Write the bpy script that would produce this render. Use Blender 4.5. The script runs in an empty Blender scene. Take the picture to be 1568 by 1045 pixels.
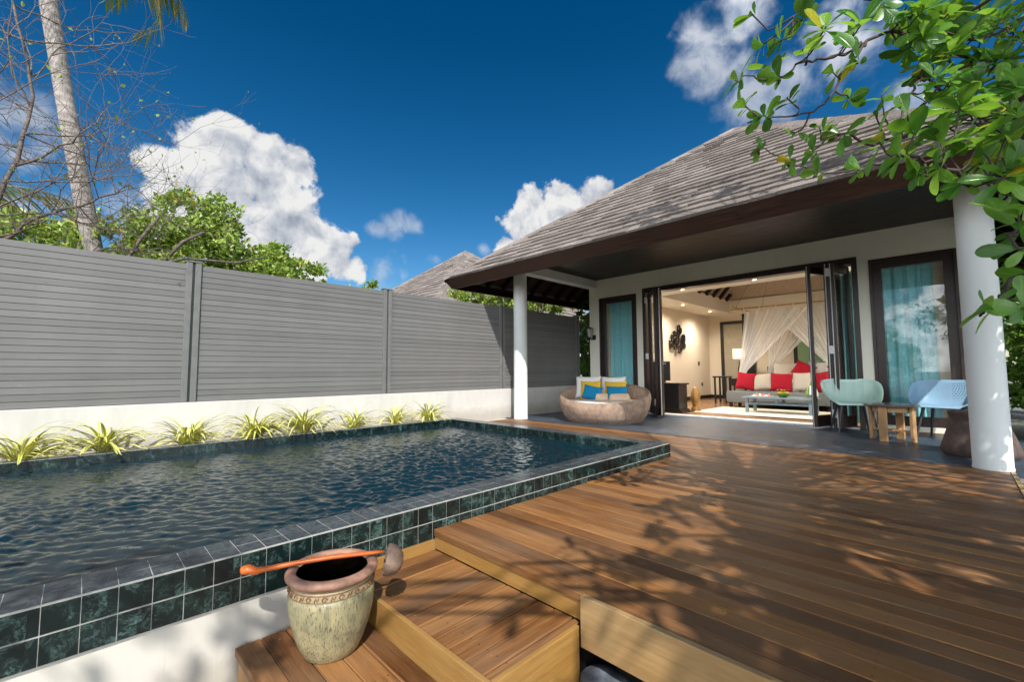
import bpy, bmesh, math, random
import numpy as np
from mathutils import Vector, Matrix, noise as mnoise

# ------------------------------------------------------------------ camera, world, sun, exposure
scene = bpy.context.scene
COL = scene.collection
cam_d = bpy.data.cameras.new('camera'); cam = bpy.data.objects.new('camera', cam_d); COL.objects.link(cam)
CAM = Vector((0, 0, 0.9))
CR = Vector((0.7021782, 0.7119886, -0.0042452)); CU = Vector((0.0520811, -0.0454153, 0.9976097)); CF = Vector((-0.7100939, 0.7007208, 0.0689708))
cam.matrix_world = Matrix(((CR.x, CU.x, -CF.x, CAM.x), (CR.y, CU.y, -CF.y, CAM.y), (CR.z, CU.z, -CF.z, CAM.z), (0, 0, 0, 1)))
cam_d.sensor_width = 36.0; cam_d.lens = 669.026 / 1568 * 36; cam_d.clip_start = 0.05; cam_d.clip_end = 2000
scene.camera = cam
SUN = Vector((1.4, -1.0, 1.91)).normalized()
SUN_EL = math.asin(SUN.z); SUN_AZ = math.atan2(SUN.x, SUN.y)
vs = scene.view_settings
vs.view_transform = 'Standard'; vs.look = 'None'; vs.gamma = 1.0; vs.exposure = 0.5
try:
    scene.cycles.max_bounces = 10; scene.cycles.transparent_max_bounces = 24; scene.cycles.caustics_reflective = False
    scene.cycles.caustics_refractive = False; scene.cycles.sample_clamp_indirect = 6.0; scene.cycles.use_denoising = True
except Exception: pass

class NT:
    """small helper for node trees"""
    def __init__(s, tree): s.t = tree; s.l = tree.links; tree.nodes.clear()
    def n(s, typ, **kw):
        nd = s.t.nodes.new(typ)
        ins = kw.pop('i', {})
        for k, v in kw.items(): setattr(nd, k, v)
        for k, v in ins.items(): s.set(nd, k, v)
        return nd
    def set(s, nd, k, v):
        sock = nd.inputs[k]
        if isinstance(v, bpy.types.NodeSocket): s.l.new(v, sock)
        elif isinstance(v, bpy.types.Node): s.l.new(v.outputs[0], sock)
        else:
            if isinstance(v, (tuple, list)) and len(v) == 3 and sock.type == 'RGBA': v = (*v, 1)
            sock.default_value = v
    def math(s, op, a, b=0.0, c=0.0, clamp=False):
        nd = s.n('ShaderNodeMath', operation=op, use_clamp=clamp)
        s.set(nd, 0, a); s.set(nd, 1, b); s.set(nd, 2, c); return nd.outputs[0]
    def vmath(s, op, a, b=(0, 0, 0)):
        nd = s.n('ShaderNodeVectorMath', operation=op); s.set(nd, 0, a); s.set(nd, 1, b); return nd
    def mix(s, f, a, b, blend='MIX'):
        nd = s.n('ShaderNodeMix', data_type='RGBA', blend_type=blend, clamp_factor=True)
        s.set(nd, 0, f); s.set(nd, 6, a); s.set(nd, 7, b); return nd.outputs[2]
    def ramp(s, f, stops, interp='LINEAR'):
        nd = s.n('ShaderNodeValToRGB'); cr = nd.color_ramp; cr.interpolation = interp
        while len(cr.elements) < len(stops): cr.elements.new(0.5)
        for e, (p, c) in zip(cr.elements, stops):
            e.position = p; e.color = (*c, 1) if isinstance(c, (tuple, list)) else (c, c, c, 1)
        s.set(nd, 0, f); return nd.outputs[0]
    def noise(s, vec, scale, detail=4, rough=0.55, dist=0.0):
        nd = s.n('ShaderNodeTexNoise'); s.set(nd, 'Vector', vec); s.set(nd, 'Scale', scale); s.set(nd, 'Detail', detail)
        s.set(nd, 'Roughness', rough); s.set(nd, 'Distortion', dist); return nd.outputs[0]
    def mapr(s, v, a, b, c, d, smooth=False):
        nd = s.n('ShaderNodeMapRange', clamp=True)
        if smooth: nd.interpolation_type = 'SMOOTHSTEP'
        s.set(nd, 0, v); s.set(nd, 1, a); s.set(nd, 2, b); s.set(nd, 3, c); s.set(nd, 4, d); return nd.outputs[0]

# sky: Nishita daylight, deepened, with cumulus clouds and an added unseen bank
W = bpy.data.worlds.new('World'); scene.world = W; W.use_nodes = True
w = NT(W.node_tree)
sky = w.n('ShaderNodeTexSky', sky_type='NISHITA', sun_disc=False, sun_elevation=SUN_EL, sun_rotation=SUN_AZ, altitude=0, air_density=1.0, dust_density=0.3, ozone_density=2.2)
dirn = w.n('ShaderNodeTexCoord').outputs['Generated']
hsv = w.n('ShaderNodeHueSaturation'); w.set(hsv, 'Color', sky.outputs[0]); w.set(hsv, 'Saturation', 1.45); w.set(hsv, 'Value', 0.8); w.set(hsv, 'Hue', 0.498)
CLOUDS_AND_FILL = [(-0.8938, 0.1656, 0.4168, 0.0543, 1), (-0.9108, 0.1261, 0.3931, 0.0555, 1), (-0.8882, 0.2166, 0.4053, 0.0551, 1), (-0.8801, 0.2652, 0.3939, 0.0555, 1), (-0.9328, 0.0961, 0.3472, 0.0496, 1), (-0.9255, 0.1748, 0.336, 0.0922, 1), (-0.9119, 0.2596, 0.3177, 0.0885, 1), (-0.9542, 0.1278, 0.2705, 0.0838, 1), (-0.9084, 0.3278, 0.2596, 0.0695, 1), (-0.9004, 0.3722, 0.2252, 0.0525, 1), (-0.9427, 0.242, 0.2299, 0.0948, 1), (-0.889, 0.4025, 0.2184, 0.0335, 0.8), (-0.9312, 0.3055, 0.199, 0.0753, 1), (-0.8838, 0.3849, 0.266, 0.0289, 0.8), (-0.5798, 0.7206, 0.3802, 0.0493, 1), (-0.6321, 0.6877, 0.357, 0.0503, 1), (-0.5291, 0.7616, 0.3741, 0.046, 1), (-0.664, 0.6791, 0.3131, 0.0542, 1), (-0.6033, 0.7302, 0.3206, 0.0847, 1), (-0.5769, 0.7653, 0.2856, 0.0851, 1), (-0.6944, 0.6619, 0.2822, 0.0346, 0.8), (-0.8315, 0.4608, 0.3102, 0.0406, 0.55), (-0.8497, 0.4329, 0.301, 0.0294, 0.45), (-0.8105, 0.4958, 0.3118, 0.0302, 0.5), (-0.8435, 0.4879, 0.2246, 0.0238, 0.55), (-0.7992, 0.5478, 0.2473, 0.0242, 0.6), (-0.7285, 0.6298, 0.2695, 0.0188, 0.6), (-0.8639, 0.4571, 0.2115, 0.0414, 0.4), (-0.2891, 0.7661, 0.5741, 0.0628, 0.62), (-0.3016, 0.7422, 0.5985, 0.0465, 0.5), (-0.2735, 0.7969, 0.5387, 0.0585, 0.5), (-0.2368, 0.8467, 0.4764, 0.0643, 0.5), (-0.1772, 0.8571, 0.4837, 0.0706, 0.45), (-0.0999, 0.8436, 0.5276, 0.081, 0.42), (-0.2294, 0.7698, 0.5956, 0.0488, 0.38), (-0.0319, 0.9105, 0.4122, 0.0439, 0.55), (-0.9196, -0.0727, 0.3861, 0.0462, 0.6), (-0.9348, -0.0523, 0.3514, 0.0363, 0.6), (-0.94, -0.09, 0.3292, 0.0381, 0.6), (-0.9691, -0.0748, 0.2352, 0.0477, 0.6), (-0.9631, -0.0213, 0.2682, 0.0345, 0.6), (-0.9639, 0.0406, 0.263, 0.0566, 0.6), (0.1, -0.93, 0.33, 0.3, 0.9), (-0.4, -0.88, 0.27, 0.3, 0.9), (0.45, -0.85, 0.28, 0.3, 0.8), (0.85, -0.4, 0.3, 0.3, .9), (0.95, 0.1, 0.3, .3, .9), (-0.75, -0.6, 0.25, 0.22, 0.9), (0.2, -0.95, 0.12, 0.33, .9), (0.6, -0.75, 0.15, 0.33, .9)]  # closing entries: unseen bank added behind the camera to light the porch
warp = w.n('ShaderNodeTexNoise', i={'Vector': dirn, 'Scale': 9.0, 'Detail': 3.0})
wv = w.vmath('SCALE', w.vmath('SUBTRACT', warp.outputs['Color'], (0.5, 0.5, 0.5)).outputs[0]); wv.inputs['Scale'].default_value = 0.07
dw = w.vmath('ADD', dirn, wv.outputs[0]).outputs[0]
def cloud_field(lst):
    best = None
    for (x, y, z, r, k) in lst:
        d = w.n('ShaderNodeVectorMath', operation='DISTANCE'); w.set(d, 0, dw); d.inputs[1].default_value = (x, y, z)
        v = w.math('MULTIPLY_ADD', d.outputs['Value'], -1 / r, 1.0)
        best = v if best is None else w.math('SMOOTH_MAX', best, v, 0.15)
    return best
n1 = w.noise(dirn, 16, 9, 0.58, 0.3); n2 = w.noise(dirn, 6, 5, 0.6); n3 = w.noise(dirn, 34, 6, 0.6)
bill = w.math('ADD', w.math('MULTIPLY', w.math('SUBTRACT', n1, 0.5), 1.5), w.math('MULTIPLY', w.math('SUBTRACT', w.noise(dirn, 60, 6, 0.65), 0.5), 0.55))
dens = w.math('ADD', cloud_field([c for c in CLOUDS_AND_FILL if c[4] >= 0.75]), bill)
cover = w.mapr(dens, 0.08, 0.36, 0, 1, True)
dens2 = w.math('ADD', cloud_field([c for c in CLOUDS_AND_FILL if c[4] < 0.75]), w.math('MULTIPLY', w.math('SUBTRACT', n1, 0.5), 2.0))
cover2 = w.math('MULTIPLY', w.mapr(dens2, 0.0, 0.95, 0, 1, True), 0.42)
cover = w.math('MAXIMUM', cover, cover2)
upn = w.vmath('ADD', dirn, (0.012, -0.008, 0.022)).outputs[0]       # a second sample toward the sun models the lit and shaded billows
n1b = w.noise(upn, 16, 9, 0.58, 0.3)
shade = w.math('ADD', w.math('ADD', w.math('MULTIPLY', w.math('SUBTRACT', n1, n1b), 1.1), 0.60), w.math('MULTIPLY', w.math('SUBTRACT', n2, 0.5), 0.9))
ccol = w.ramp(shade, [(0.30, (0.36, 0.41, 0.50)), (0.52, (0.66, 0.69, 0.75)), (0.70, (0.95, 0.95, 0.94))])
szz = w.n('ShaderNodeSeparateXYZ'); w.l.new(dirn, szz.inputs[0])
bg1 = w.n('ShaderNodeBackground'); w.set(bg1, 0, hsv.outputs[0]); w.set(bg1, 1, w.mapr(szz.outputs[2], 0.1, 0.62, 0.112, 0.072))
sd = w.n('ShaderNodeVectorMath', operation='DOT_PRODUCT'); w.set(sd, 0, dirn); sd.inputs[1].default_value = SUN   # cloud gain added sunward so the unseen bank fills the porch shade
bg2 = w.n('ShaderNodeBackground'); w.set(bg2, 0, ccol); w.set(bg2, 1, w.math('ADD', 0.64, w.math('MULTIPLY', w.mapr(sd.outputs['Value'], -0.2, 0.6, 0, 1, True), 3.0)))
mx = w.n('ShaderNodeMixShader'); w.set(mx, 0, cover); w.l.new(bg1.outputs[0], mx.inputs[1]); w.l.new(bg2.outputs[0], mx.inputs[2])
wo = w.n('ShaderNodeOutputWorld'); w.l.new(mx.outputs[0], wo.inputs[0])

sl = bpy.data.lights.new('sun', 'SUN'); sl.energy = 4.5; sl.angle = math.radians(0.53); sl.color = (1.0, 0.94, 0.85)
so = bpy.data.objects.new('sun', sl); COL.objects.link(so); so.rotation_euler = SUN.to_track_quat('Z', 'Y').to_euler(); so.location = (6, -4, 9)

# ------------------------------------------------------------------ helpers
def project(p):
    d = Vector(p) - CAM; f = d.dot(CF)
    if f < 0.05: return None
    return 784 + 669.026 * d.dot(CR) / f, 522.5 - 669.026 * d.dot(CU) / f
def in_view(p, m=60):
    q = project(p)
    return q is not None and -m < q[0] < 1568 + m and -m < q[1] < 1045 + m

def tag(o, label=None, cat=None, group=None, kind=None):
    if label: o['label'] = label
    if cat: o['category'] = cat
    if group: o['group'] = group
    if kind: o['kind'] = kind
    return o
def empty(name, loc, label, cat, group=None, rz=0):
    o = bpy.data.objects.new(name, None); COL.objects.link(o); o.location = loc; o.rotation_euler = (0, 0, rz); o.empty_display_size = 0.1
    return tag(o, label, cat, group)
def root_off(p):
    off = Vector((0, 0, 0))
    while p is not None: off += p.location; p = p.parent
    return off
def kids(o): return [c for c in bpy.data.objects if c.parent is o]
def copy_tree(o, parent=None):
    c = o.copy(); COL.objects.link(c); c.parent = parent
    for ch in kids(o): copy_tree(ch, c)
    return c

class MB:
    def __init__(s): s.v = []; s.f = []; s.uv = None
    def add(s, v, f):
        b = len(s.v); s.v += [tuple(p) for p in v]; s.f += [tuple(i + b for i in q) for q in f]; return s
    def box(s, x0, x1, y0, y1, z0, z1, c=0.0):
        if c <= 0:
            v = [(x, y, z) for z in (z0, z1) for y in (y0, y1) for x in (x0, x1)]
            f = [(0, 2, 3, 1), (4, 5, 7, 6), (0, 1, 5, 4), (2, 6, 7, 3), (0, 4, 6, 2), (1, 3, 7, 5)]
            return s.add(v, f)
        bm = bmesh.new(); bmesh.ops.create_cube(bm, size=1)
        for q in bm.verts: q.co = Vector(((x0 + x1) / 2 + q.co.x * (x1 - x0), (y0 + y1) / 2 + q.co.y * (y1 - y0), (z0 + z1) / 2 + q.co.z * (z1 - z0)))
        bmesh.ops.bevel(bm, geom=bm.edges[:], offset=c, segments=2, affect='EDGES', profile=0.5)
        return s.bm(bm)
    def bm(s, bm):
        bm.verts.index_update(); s.add([q.co[:] for q in bm.verts], [[q.index for q in f.verts] for f in bm.faces]); bm.free(); return s
    def obox(s, c, sx, sy, sz, rz=0, rx=0, ry=0, bev=0.0):
        t = MB().box(-sx / 2, sx / 2, -sy / 2, sy / 2, -sz / 2, sz / 2, bev)
        M = Matrix.Translation(c) @ Matrix.Rotation(rz, 4, 'Z') @ Matrix.Rotation(ry, 4, 'Y') @ Matrix.Rotation(rx, 4, 'X')
        return s.add([(M @ Vector(p))[:] for p in t.v], t.f)
    def bar(s, a, b, wd, ht, bev=0.0):
        a = Vector(a); b = Vector(b); d = b - a; L = d.length; q = d.to_track_quat('X', 'Z').to_matrix().to_4x4()
        t = MB().box(-L / 2, L / 2, -wd / 2, wd / 2, -ht / 2, ht / 2, bev); M = Matrix.Translation((a + b) / 2) @ q
        return s.add([(M @ Vector(p))[:] for p in t.v], t.f)
    def tube(s, pts, rad, n=8, cap=True):
        pts = [Vector(p) for p in pts]; m = len(pts)
        if not hasattr(rad, '__len__'): rad = [rad] * m
        v = []; f = []; up = None
        for i, p in enumerate(pts):
            t = (pts[min(i + 1, m - 1)] - pts[max(i - 1, 0)]).normalized()
            if up is None: up = t.orthogonal().normalized()
            up = (up - t * up.dot(t)); up = up.normalized() if up.length > 1e-6 else t.orthogonal().normalized()
            si = t.cross(up)
            for k in range(n):
                a = 2 * math.pi * k / n; v.append((p + (up * math.cos(a) + si * math.sin(a)) * rad[i])[:])
        for i in range(m - 1):
            for k in range(n):
                k2 = (k + 1) % n; f.append((i * n + k, i * n + k2, (i + 1) * n + k2, (i + 1) * n + k))
        if cap: f.append(tuple(range(n - 1, -1, -1))); f.append(tuple((m - 1) * n + k for k in range(n)))
        return s.add(v, f)
    def lathe(s, prof, c=(0, 0, 0), n=32, fn=None, sx=1, sy=1):
        v = []; f = []; m = len(prof)
        for i, (r, z) in enumerate(prof):
            for k in range(n):
                a = 2 * math.pi * k / n; p = (c[0] + sx * r * math.cos(a), c[1] + sy * r * math.sin(a), c[2] + z)
                if fn: p = fn(p, a, i)
                v.append(p)
        for i in range(m - 1):
            for k in range(n):
                k2 = (k + 1) % n; f.append((i * n + k, i * n + k2, (i + 1) * n + k2, (i + 1) * n + k))
        if prof[0][0] > 1e-5: f.append(tuple(range(n - 1, -1, -1)))
        if prof[-1][0] > 1e-5: f.append(tuple((m - 1) * n + k for k in range(n)))
        return s.add(v, f)
    def grid(s, fn, nu, nv, closeu=False):
        v = [fn(i / (nu - (0 if closeu else 1)), j / (nv - 1)) for j in range(nv) for i in range(nu)]
        f = []
        for j in range(nv - 1):
            for i in range(nu if closeu else nu - 1):
                i2 = (i + 1) % nu; f.append((j * nu + i, j * nu + i2, (j + 1) * nu + i2, (j + 1) * nu + i))
        return s.add(v, f)
    def prism(s, poly, axis, a, b):
        """poly in the two other axes (in xyz order), extruded along axis from a to b"""
        def p3(q, t):
            return {'x': (t, q[0], q[1]), 'y': (q[0], t, q[1]), 'z': (q[0], q[1], t)}[axis]
        n = len(poly); v = [p3(q, a) for q in poly] + [p3(q, b) for q in poly]
        f = [tuple(range(n - 1, -1, -1)), tuple(range(n, 2 * n))] + [(i, (i + 1) % n, n + (i + 1) % n, n + i) for i in range(n)]
        return s.add(v, f)
    def build(s, name, m, parent=None, smooth=False, solid=0.0, bevel=0.0, sub=0, fixn=True):
        off = root_off(parent); me = bpy.data.meshes.new(name)
        me.from_pydata([(p[0] - off.x, p[1] - off.y, p[2] - off.z) for p in s.v], [], s.f)
        if s.uv is not None:
            ul = me.uv_layers.new(name='UVMap'); vi = np.zeros(len(me.loops), int); me.loops.foreach_get('vertex_index', vi)
            ul.data.foreach_set('uv', np.array(s.uv, float)[vi].ravel())
        if fixn:
            b = bmesh.new(); b.from_mesh(me); bmesh.ops.recalc_face_normals(b, faces=b.faces[:]); b.to_mesh(me); b.free()
        if smooth:
            me.polygons.foreach_set('use_smooth', [True] * len(me.polygons))
            if smooth != 'all' and hasattr(me, 'set_sharp_from_angle'): me.set_sharp_from_angle(angle=math.radians(42))
        me.materials.append(m); me.update()
        o = bpy.data.objects.new(name, me); COL.objects.link(o); o.parent = parent
        if solid: md = o.modifiers.new('solid', 'SOLIDIFY'); md.thickness = solid; md.offset = 0
        if sub: md = o.modifiers.new('sub', 'SUBSURF'); md.levels = sub; md.render_levels = sub
        if bevel: md = o.modifiers.new('bevel', 'BEVEL'); md.width = bevel; md.segments = 2; md.limit_method = 'ANGLE'
        return o

# ------------------------------------------------------------------ materials
def new_mat(name):
    m = bpy.data.materials.new(name); m.use_nodes = True; t = NT(m.node_tree)
    out = t.n('ShaderNodeOutputMaterial'); b = t.n('ShaderNodeBsdfPrincipled'); t.l.new(b.outputs[0], out.inputs[0]); return m, t, b, out
def pos(t): return t.n('ShaderNodeNewGeometry').outputs['Position']
def obj(t): return t.n('ShaderNodeTexCoord').outputs['Object']
def scalev(t, v, s):
    nd = t.n('ShaderNodeMapping'); t.set(nd, 'Vector', v); nd.inputs['Scale'].default_value = s; return nd.outputs[0]
def bump(t, b, h, strength=0.3, dist=0.01):
    nd = t.n('ShaderNodeBump'); t.set(nd, 'Height', h); t.set(nd, 'Strength', strength); t.set(nd, 'Distance', dist); t.l.new(nd.outputs[0], b.inputs['Normal'])
def simple(name, c, rough=0.5, var=0.12, scale=8, metal=0.0, bmp=0.0, bscale=60, spec=0.5, co='pos'):
    m, t, b, o = new_mat(name); P = pos(t) if co == 'pos' else obj(t)
    n = t.noise(P, scale, 5, 0.6)
    k = t.mapr(n, 0.3, 0.7, 1 - var, 1 + var)
    cc = t.vmath('SCALE', c); t.set(cc, 'Scale', k); t.l.new(cc.outputs[0], b.inputs['Base Color'])
    b.inputs['Roughness'].default_value = rough; b.inputs['Metallic'].default_value = metal; b.inputs['Specular IOR Level'].default_value = spec
    if bmp: bump(t, b, t.noise(P, bscale, 4, 0.6), bmp, 0.006)
    return m
def emis(name, c, s):
    m, t, b, o = new_mat(name); b.inputs['Base Color'].default_value = (*c, 1); b.inputs['Emission Color'].default_value = (*c, 1); b.inputs['Emission Strength'].default_value = s; return m

def wood_mat(name, cols, axis, idx_axis, pitch, off, rough=0.5, grain=1.0, wear=0.35, spec=0.4):
    """plank wood in world space: grain runs along axis; each plank (index along idx_axis) has its own tone"""
    m, t, b, o = new_mat(name); P = pos(t); sx = t.n('ShaderNodeSeparateXYZ'); t.l.new(P, sx.inputs[0])
    ids = t.math('FLOOR', t.math('DIVIDE', t.math('SUBTRACT', sx.outputs['XYZ'.index(idx_axis)], off), pitch))
    wn = t.n('ShaderNodeTexWhiteNoise', noise_dimensions='1D'); t.l.new(ids, wn.inputs['W'])
    sc = {'x': (1.2, 22, 22), 'y': (22, 1.2, 22), 'z': (22, 22, 1.2)}[axis]
    offv = t.vmath('SCALE', wn.outputs['Color']); t.set(offv, 'Scale', 30.0)
    pv = t.vmath('ADD', P, offv.outputs[0]).outputs[0]
    g1 = t.noise(scalev(t, pv, sc), 2.2, 8, 0.65, 0.6); g2 = t.noise(scalev(t, pv, tuple(q * 4 for q in sc)), 2.5, 4, 0.6); big = t.noise(pv, 1.7, 3, 0.5)
    f = t.math('ADD', t.math('MULTIPLY', g1, 0.62), t.math('ADD', t.math('MULTIPLY', wn.outputs['Value'], 0.34), t.math('MULTIPLY', g2, 0.12)))
    col = t.ramp(f, [(0.22, cols[0]), (0.5, cols[1]), (0.8, cols[2])])
    gray = t.mix(t.math('MULTIPLY', t.mapr(t.math('ADD', big, t.math('MULTIPLY', g2, 0.35)), 0.55, 0.85, 0, 1), wear), col, cols[3])
    if pitch < 0.2:
        al = sx.outputs['xyz'.index(axis)]; u = t.math('MULTIPLY', t.math('SUBTRACT', t.math('FRACT', t.math('DIVIDE', al, 0.44)), 0.5), 0.44)
        v = t.math('FRACT', t.math('DIVIDE', t.math('SUBTRACT', sx.outputs['XYZ'.index(idx_axis)], off), pitch)); v = t.math('MULTIPLY', t.math('SUBTRACT', t.math('ABSOLUTE', t.math('SUBTRACT', v, 0.47)), 0.26), pitch)
        rr = t.math('SQRT', t.math('ADD', t.math('MULTIPLY', u, u), t.math('MULTIPLY', v, v))); gray = t.mix(t.mapr(rr, 0.0028, 0.0042, 0.85, 0), gray, (0.03, 0.022, 0.018))
        sp = t.noise(P, 38, 3, 0.6); gray = t.mix(t.mapr(sp, 0.70, 0.78, 0, 0.35), gray, (0.42, 0.34, 0.26))
    t.l.new(gray, b.inputs['Base Color'])
    t.l.new(t.mapr(g1, 0.3, 0.7, rough - 0.1, rough + 0.15), b.inputs['Roughness']); b.inputs['Specular IOR Level'].default_value = spec
    bump(t, b, t.math('ADD', t.math('MULTIPLY', g1, 0.7), t.math('MULTIPLY', g2, 0.5)), 0.25 * grain, 0.004)
    return m
DW = [(0.040, 0.015, 0.006), (0.125, 0.052, 0.017), (0.31, 0.142, 0.044), (0.26, 0.17, 0.10)]
M_deck = wood_mat('deck_boards', DW, 'x', 'Y', 0.098, 1.482, 0.46, spec=0.24)
M_step = wood_mat('step_boards', DW, 'y', 'X', 0.098, -2.15, 0.48, spec=0.24)
M_plat = wood_mat('platform_boards', DW, 'x', 'Y', 0.098, 0.50, 0.48, spec=0.24)
GW = [(0.19, 0.095, 0.02), (0.32, 0.175, 0.042), (0.42, 0.25, 0.075), (0.36, 0.235, 0.12)]
M_riser = wood_mat('golden_hardwood', GW, 'x', 'Z', 0.5, 0.2, 0.42, 0.6)
M_riser_y = wood_mat('golden_hardwood_side', GW, 'y', 'Z', 0.5, 0.2, 0.45, 0.6)
M_trim = wood_mat('pale_hardwood', [(0.22, 0.13, 0.05), (0.34, 0.21, 0.085), (0.42, 0.28, 0.13), (0.44, 0.34, 0.2)], 'x', 'Z', 0.9, 0.3, 0.5, 0.6)
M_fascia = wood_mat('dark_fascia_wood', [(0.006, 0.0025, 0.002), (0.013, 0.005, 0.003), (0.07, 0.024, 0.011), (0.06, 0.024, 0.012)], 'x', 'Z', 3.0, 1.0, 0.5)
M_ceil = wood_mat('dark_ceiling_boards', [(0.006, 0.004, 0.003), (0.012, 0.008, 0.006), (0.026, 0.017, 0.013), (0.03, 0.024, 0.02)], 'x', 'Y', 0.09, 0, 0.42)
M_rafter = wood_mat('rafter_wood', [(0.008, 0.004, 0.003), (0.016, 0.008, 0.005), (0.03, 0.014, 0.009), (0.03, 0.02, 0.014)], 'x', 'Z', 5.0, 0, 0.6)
M_under = wood_mat('brown_under_boards', [(0.04, 0.018, 0.008), (0.075, 0.034, 0.015), (0.12, 0.055, 0.026), (0.1, 0.06, 0.035)], 'y', 'X', 0.12, 0, 0.55)
M_frame = simple('dark_door_wood', (0.030, 0.017, 0.016), 0.32, 0.3, 14, bmp=0.05)
M_floor = wood_mat('interior_floor_boards', [(0.12, 0.055, 0.02), (0.22, 0.11, 0.045), (0.3, 0.16, 0.07), (0.25, 0.15, 0.08)], 'x', 'Y', 0.12, 0, 0.22, 0.3)
M_teak = simple('light_teak', (0.40, 0.235, 0.11), 0.5, 0.25, 9, bmp=0.1, bscale=90)
M_black_wood = simple('black_wood', (0.012, 0.010, 0.010), 0.35, 0.2)

def render_wall(name, c, rough=0.75, stain=0.2, splash=None):
    m, t, b, o = new_mat(name); P = pos(t)
    n = t.noise(P, 1.6, 6, 0.6); n2 = t.noise(scalev(t, P, (3, 3, 0.6)), 3.0, 4, 0.6)
    k = t.math('SUBTRACT', 1.0, t.math('MULTIPLY', t.mapr(t.math('ADD', t.math('MULTIPLY', n, 0.6), t.math('MULTIPLY', n2, 0.4)), 0.42, 0.75, 0, 1), stain))
    cc = t.vmath('SCALE', c); t.set(cc, 'Scale', k); col = cc.outputs[0]
    if splash is not None:       # soil splashed up the foot of the wall
        sz = t.n('ShaderNodeSeparateXYZ'); t.l.new(P, sz.inputs[0]); h = t.math('ADD', sz.outputs[2], t.math('MULTIPLY', t.noise(P, 11, 6, 0.7), 0.22)); col = t.mix(t.mapr(h, splash + .08, splash + .26, 0.5, 0), col, (0.26, 0.22, 0.17))
        dr = t.noise(scalev(t, P, (26, 26, 0.7)), 1.0, 3, 0.6); col = t.mix(t.mapr(dr, 0.62, 0.78, 0, 0.22), col, (0.30, 0.29, 0.27))
    t.l.new(col, b.inputs['Base Color']); b.inputs['Roughness'].default_value = rough; b.inputs['Specular IOR Level'].default_value = 0.25
    bump(t, b, t.math('ADD', t.noise(P, 140, 3, 0.6), t.math('MULTIPLY', t.noise(P, 9, 3, 0.5), 2.0)), 0.12, 0.004); return m
M_gwall = render_wall('white_garden_render', (0.59, 0.585, 0.57), 0.75, 0.22, 0.12)
M_vwall = render_wall('cream_villa_render', (0.83, 0.83, 0.72), 0.7, 0.08)
M_pwall = render_wall('pool_base_render', (0.56, 0.545, 0.50), 0.75, 0.25, -0.36)
M_col = render_wall('column_paint', (0.60, 0.635, 0.635), 0.5, 0.08)
M_iwall = render_wall('interior_plaster', (0.72, 0.62, 0.48), 0.8, 0.05)
M_iceil = render_wall('interior_ceiling_plaster', (0.74, 0.68, 0.58), 0.8, 0.03)

def tile_mat():
    m, t, b, o = new_mat('green_marble_tile'); P = pos(t)
    v = t.vmath('FLOOR', t.vmath('DIVIDE', t.vmath('SUBTRACT', P, (-2.146 + 0.3 * 0.0957, -2.0, 0.139)).outputs[0], (0.0957, 0.0957, 0.0957)).outputs[0]).outputs[0]
    wn = t.n('ShaderNodeTexWhiteNoise', noise_dimensions='3D'); t.l.new(v, wn.inputs['Vector'])
    off = t.vmath('SCALE', wn.outputs['Color']); t.set(off, 'Scale', 20.0)
    pv = t.vmath('ADD', P, off.outputs[0]).outputs[0]
    rot = t.n('ShaderNodeVectorRotate', rotation_type='AXIS_ANGLE'); t.set(rot, 'Vector', pv); rot.inputs['Axis'].default_value = (1, 0.5, 0.3); t.l.new(t.math('MULTIPLY', wn.outputs['Value'], 6.0), rot.inputs['Angle'])
    wp = t.n('ShaderNodeTexNoise'); t.set(wp, 'Vector', rot.outputs[0]); wp.inputs['Scale'].default_value = 16; wp.inputs['Detail'].default_value = 5
    d = t.vmath('SCALE', wp.outputs['Color']); t.set(d, 'Scale', 0.06)
    pw = t.vmath('ADD', rot.outputs[0], d.outputs[0]).outputs[0]
    a = t.noise(scalev(t, pw, (0.8, 3.0, 3.0)), 15, 8, 0.7, 0.35)
    vein = t.math('SUBTRACT', 1.0, t.math('MULTIPLY', t.math('ABSOLUTE', t.math('SUBTRACT', a, 0.5)), 19.0), clamp=True)
    vein = t.math('POWER', vein, 1.7)
    cloud = t.noise(pw, 11, 4, 0.6)
    amt = t.math('MULTIPLY', vein, t.math('MULTIPLY', t.mapr(cloud, 0.46, 0.68, 0.0, 1.0), t.mapr(wn.outputs['Value'], 0, 1, 0.12, 1.0)))
    base = t.ramp(t.math('ADD', t.math('MULTIPLY', cloud, 0.7), t.math('MULTIPLY', wn.outputs['Value'], 0.3)), [(0.3, (0.003, 0.008, 0.009)), (0.6, (0.006, 0.017, 0.017)), (0.85, (0.018, 0.048, 0.042))])
    t.l.new(t.mix(amt, base, (0.19, 0.33, 0.30)), b.inputs['Base Color'])
    t.l.new(t.mapr(cloud, 0.3, 0.7, 0.14, 0.34), b.inputs['Roughness']); bump(t, b, cloud, 0.05, 0.003); return m
M_tile = tile_mat()
M_grout = simple('tile_grout', (0.34, 0.34, 0.32), 0.8, 0.2, 25)

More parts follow.
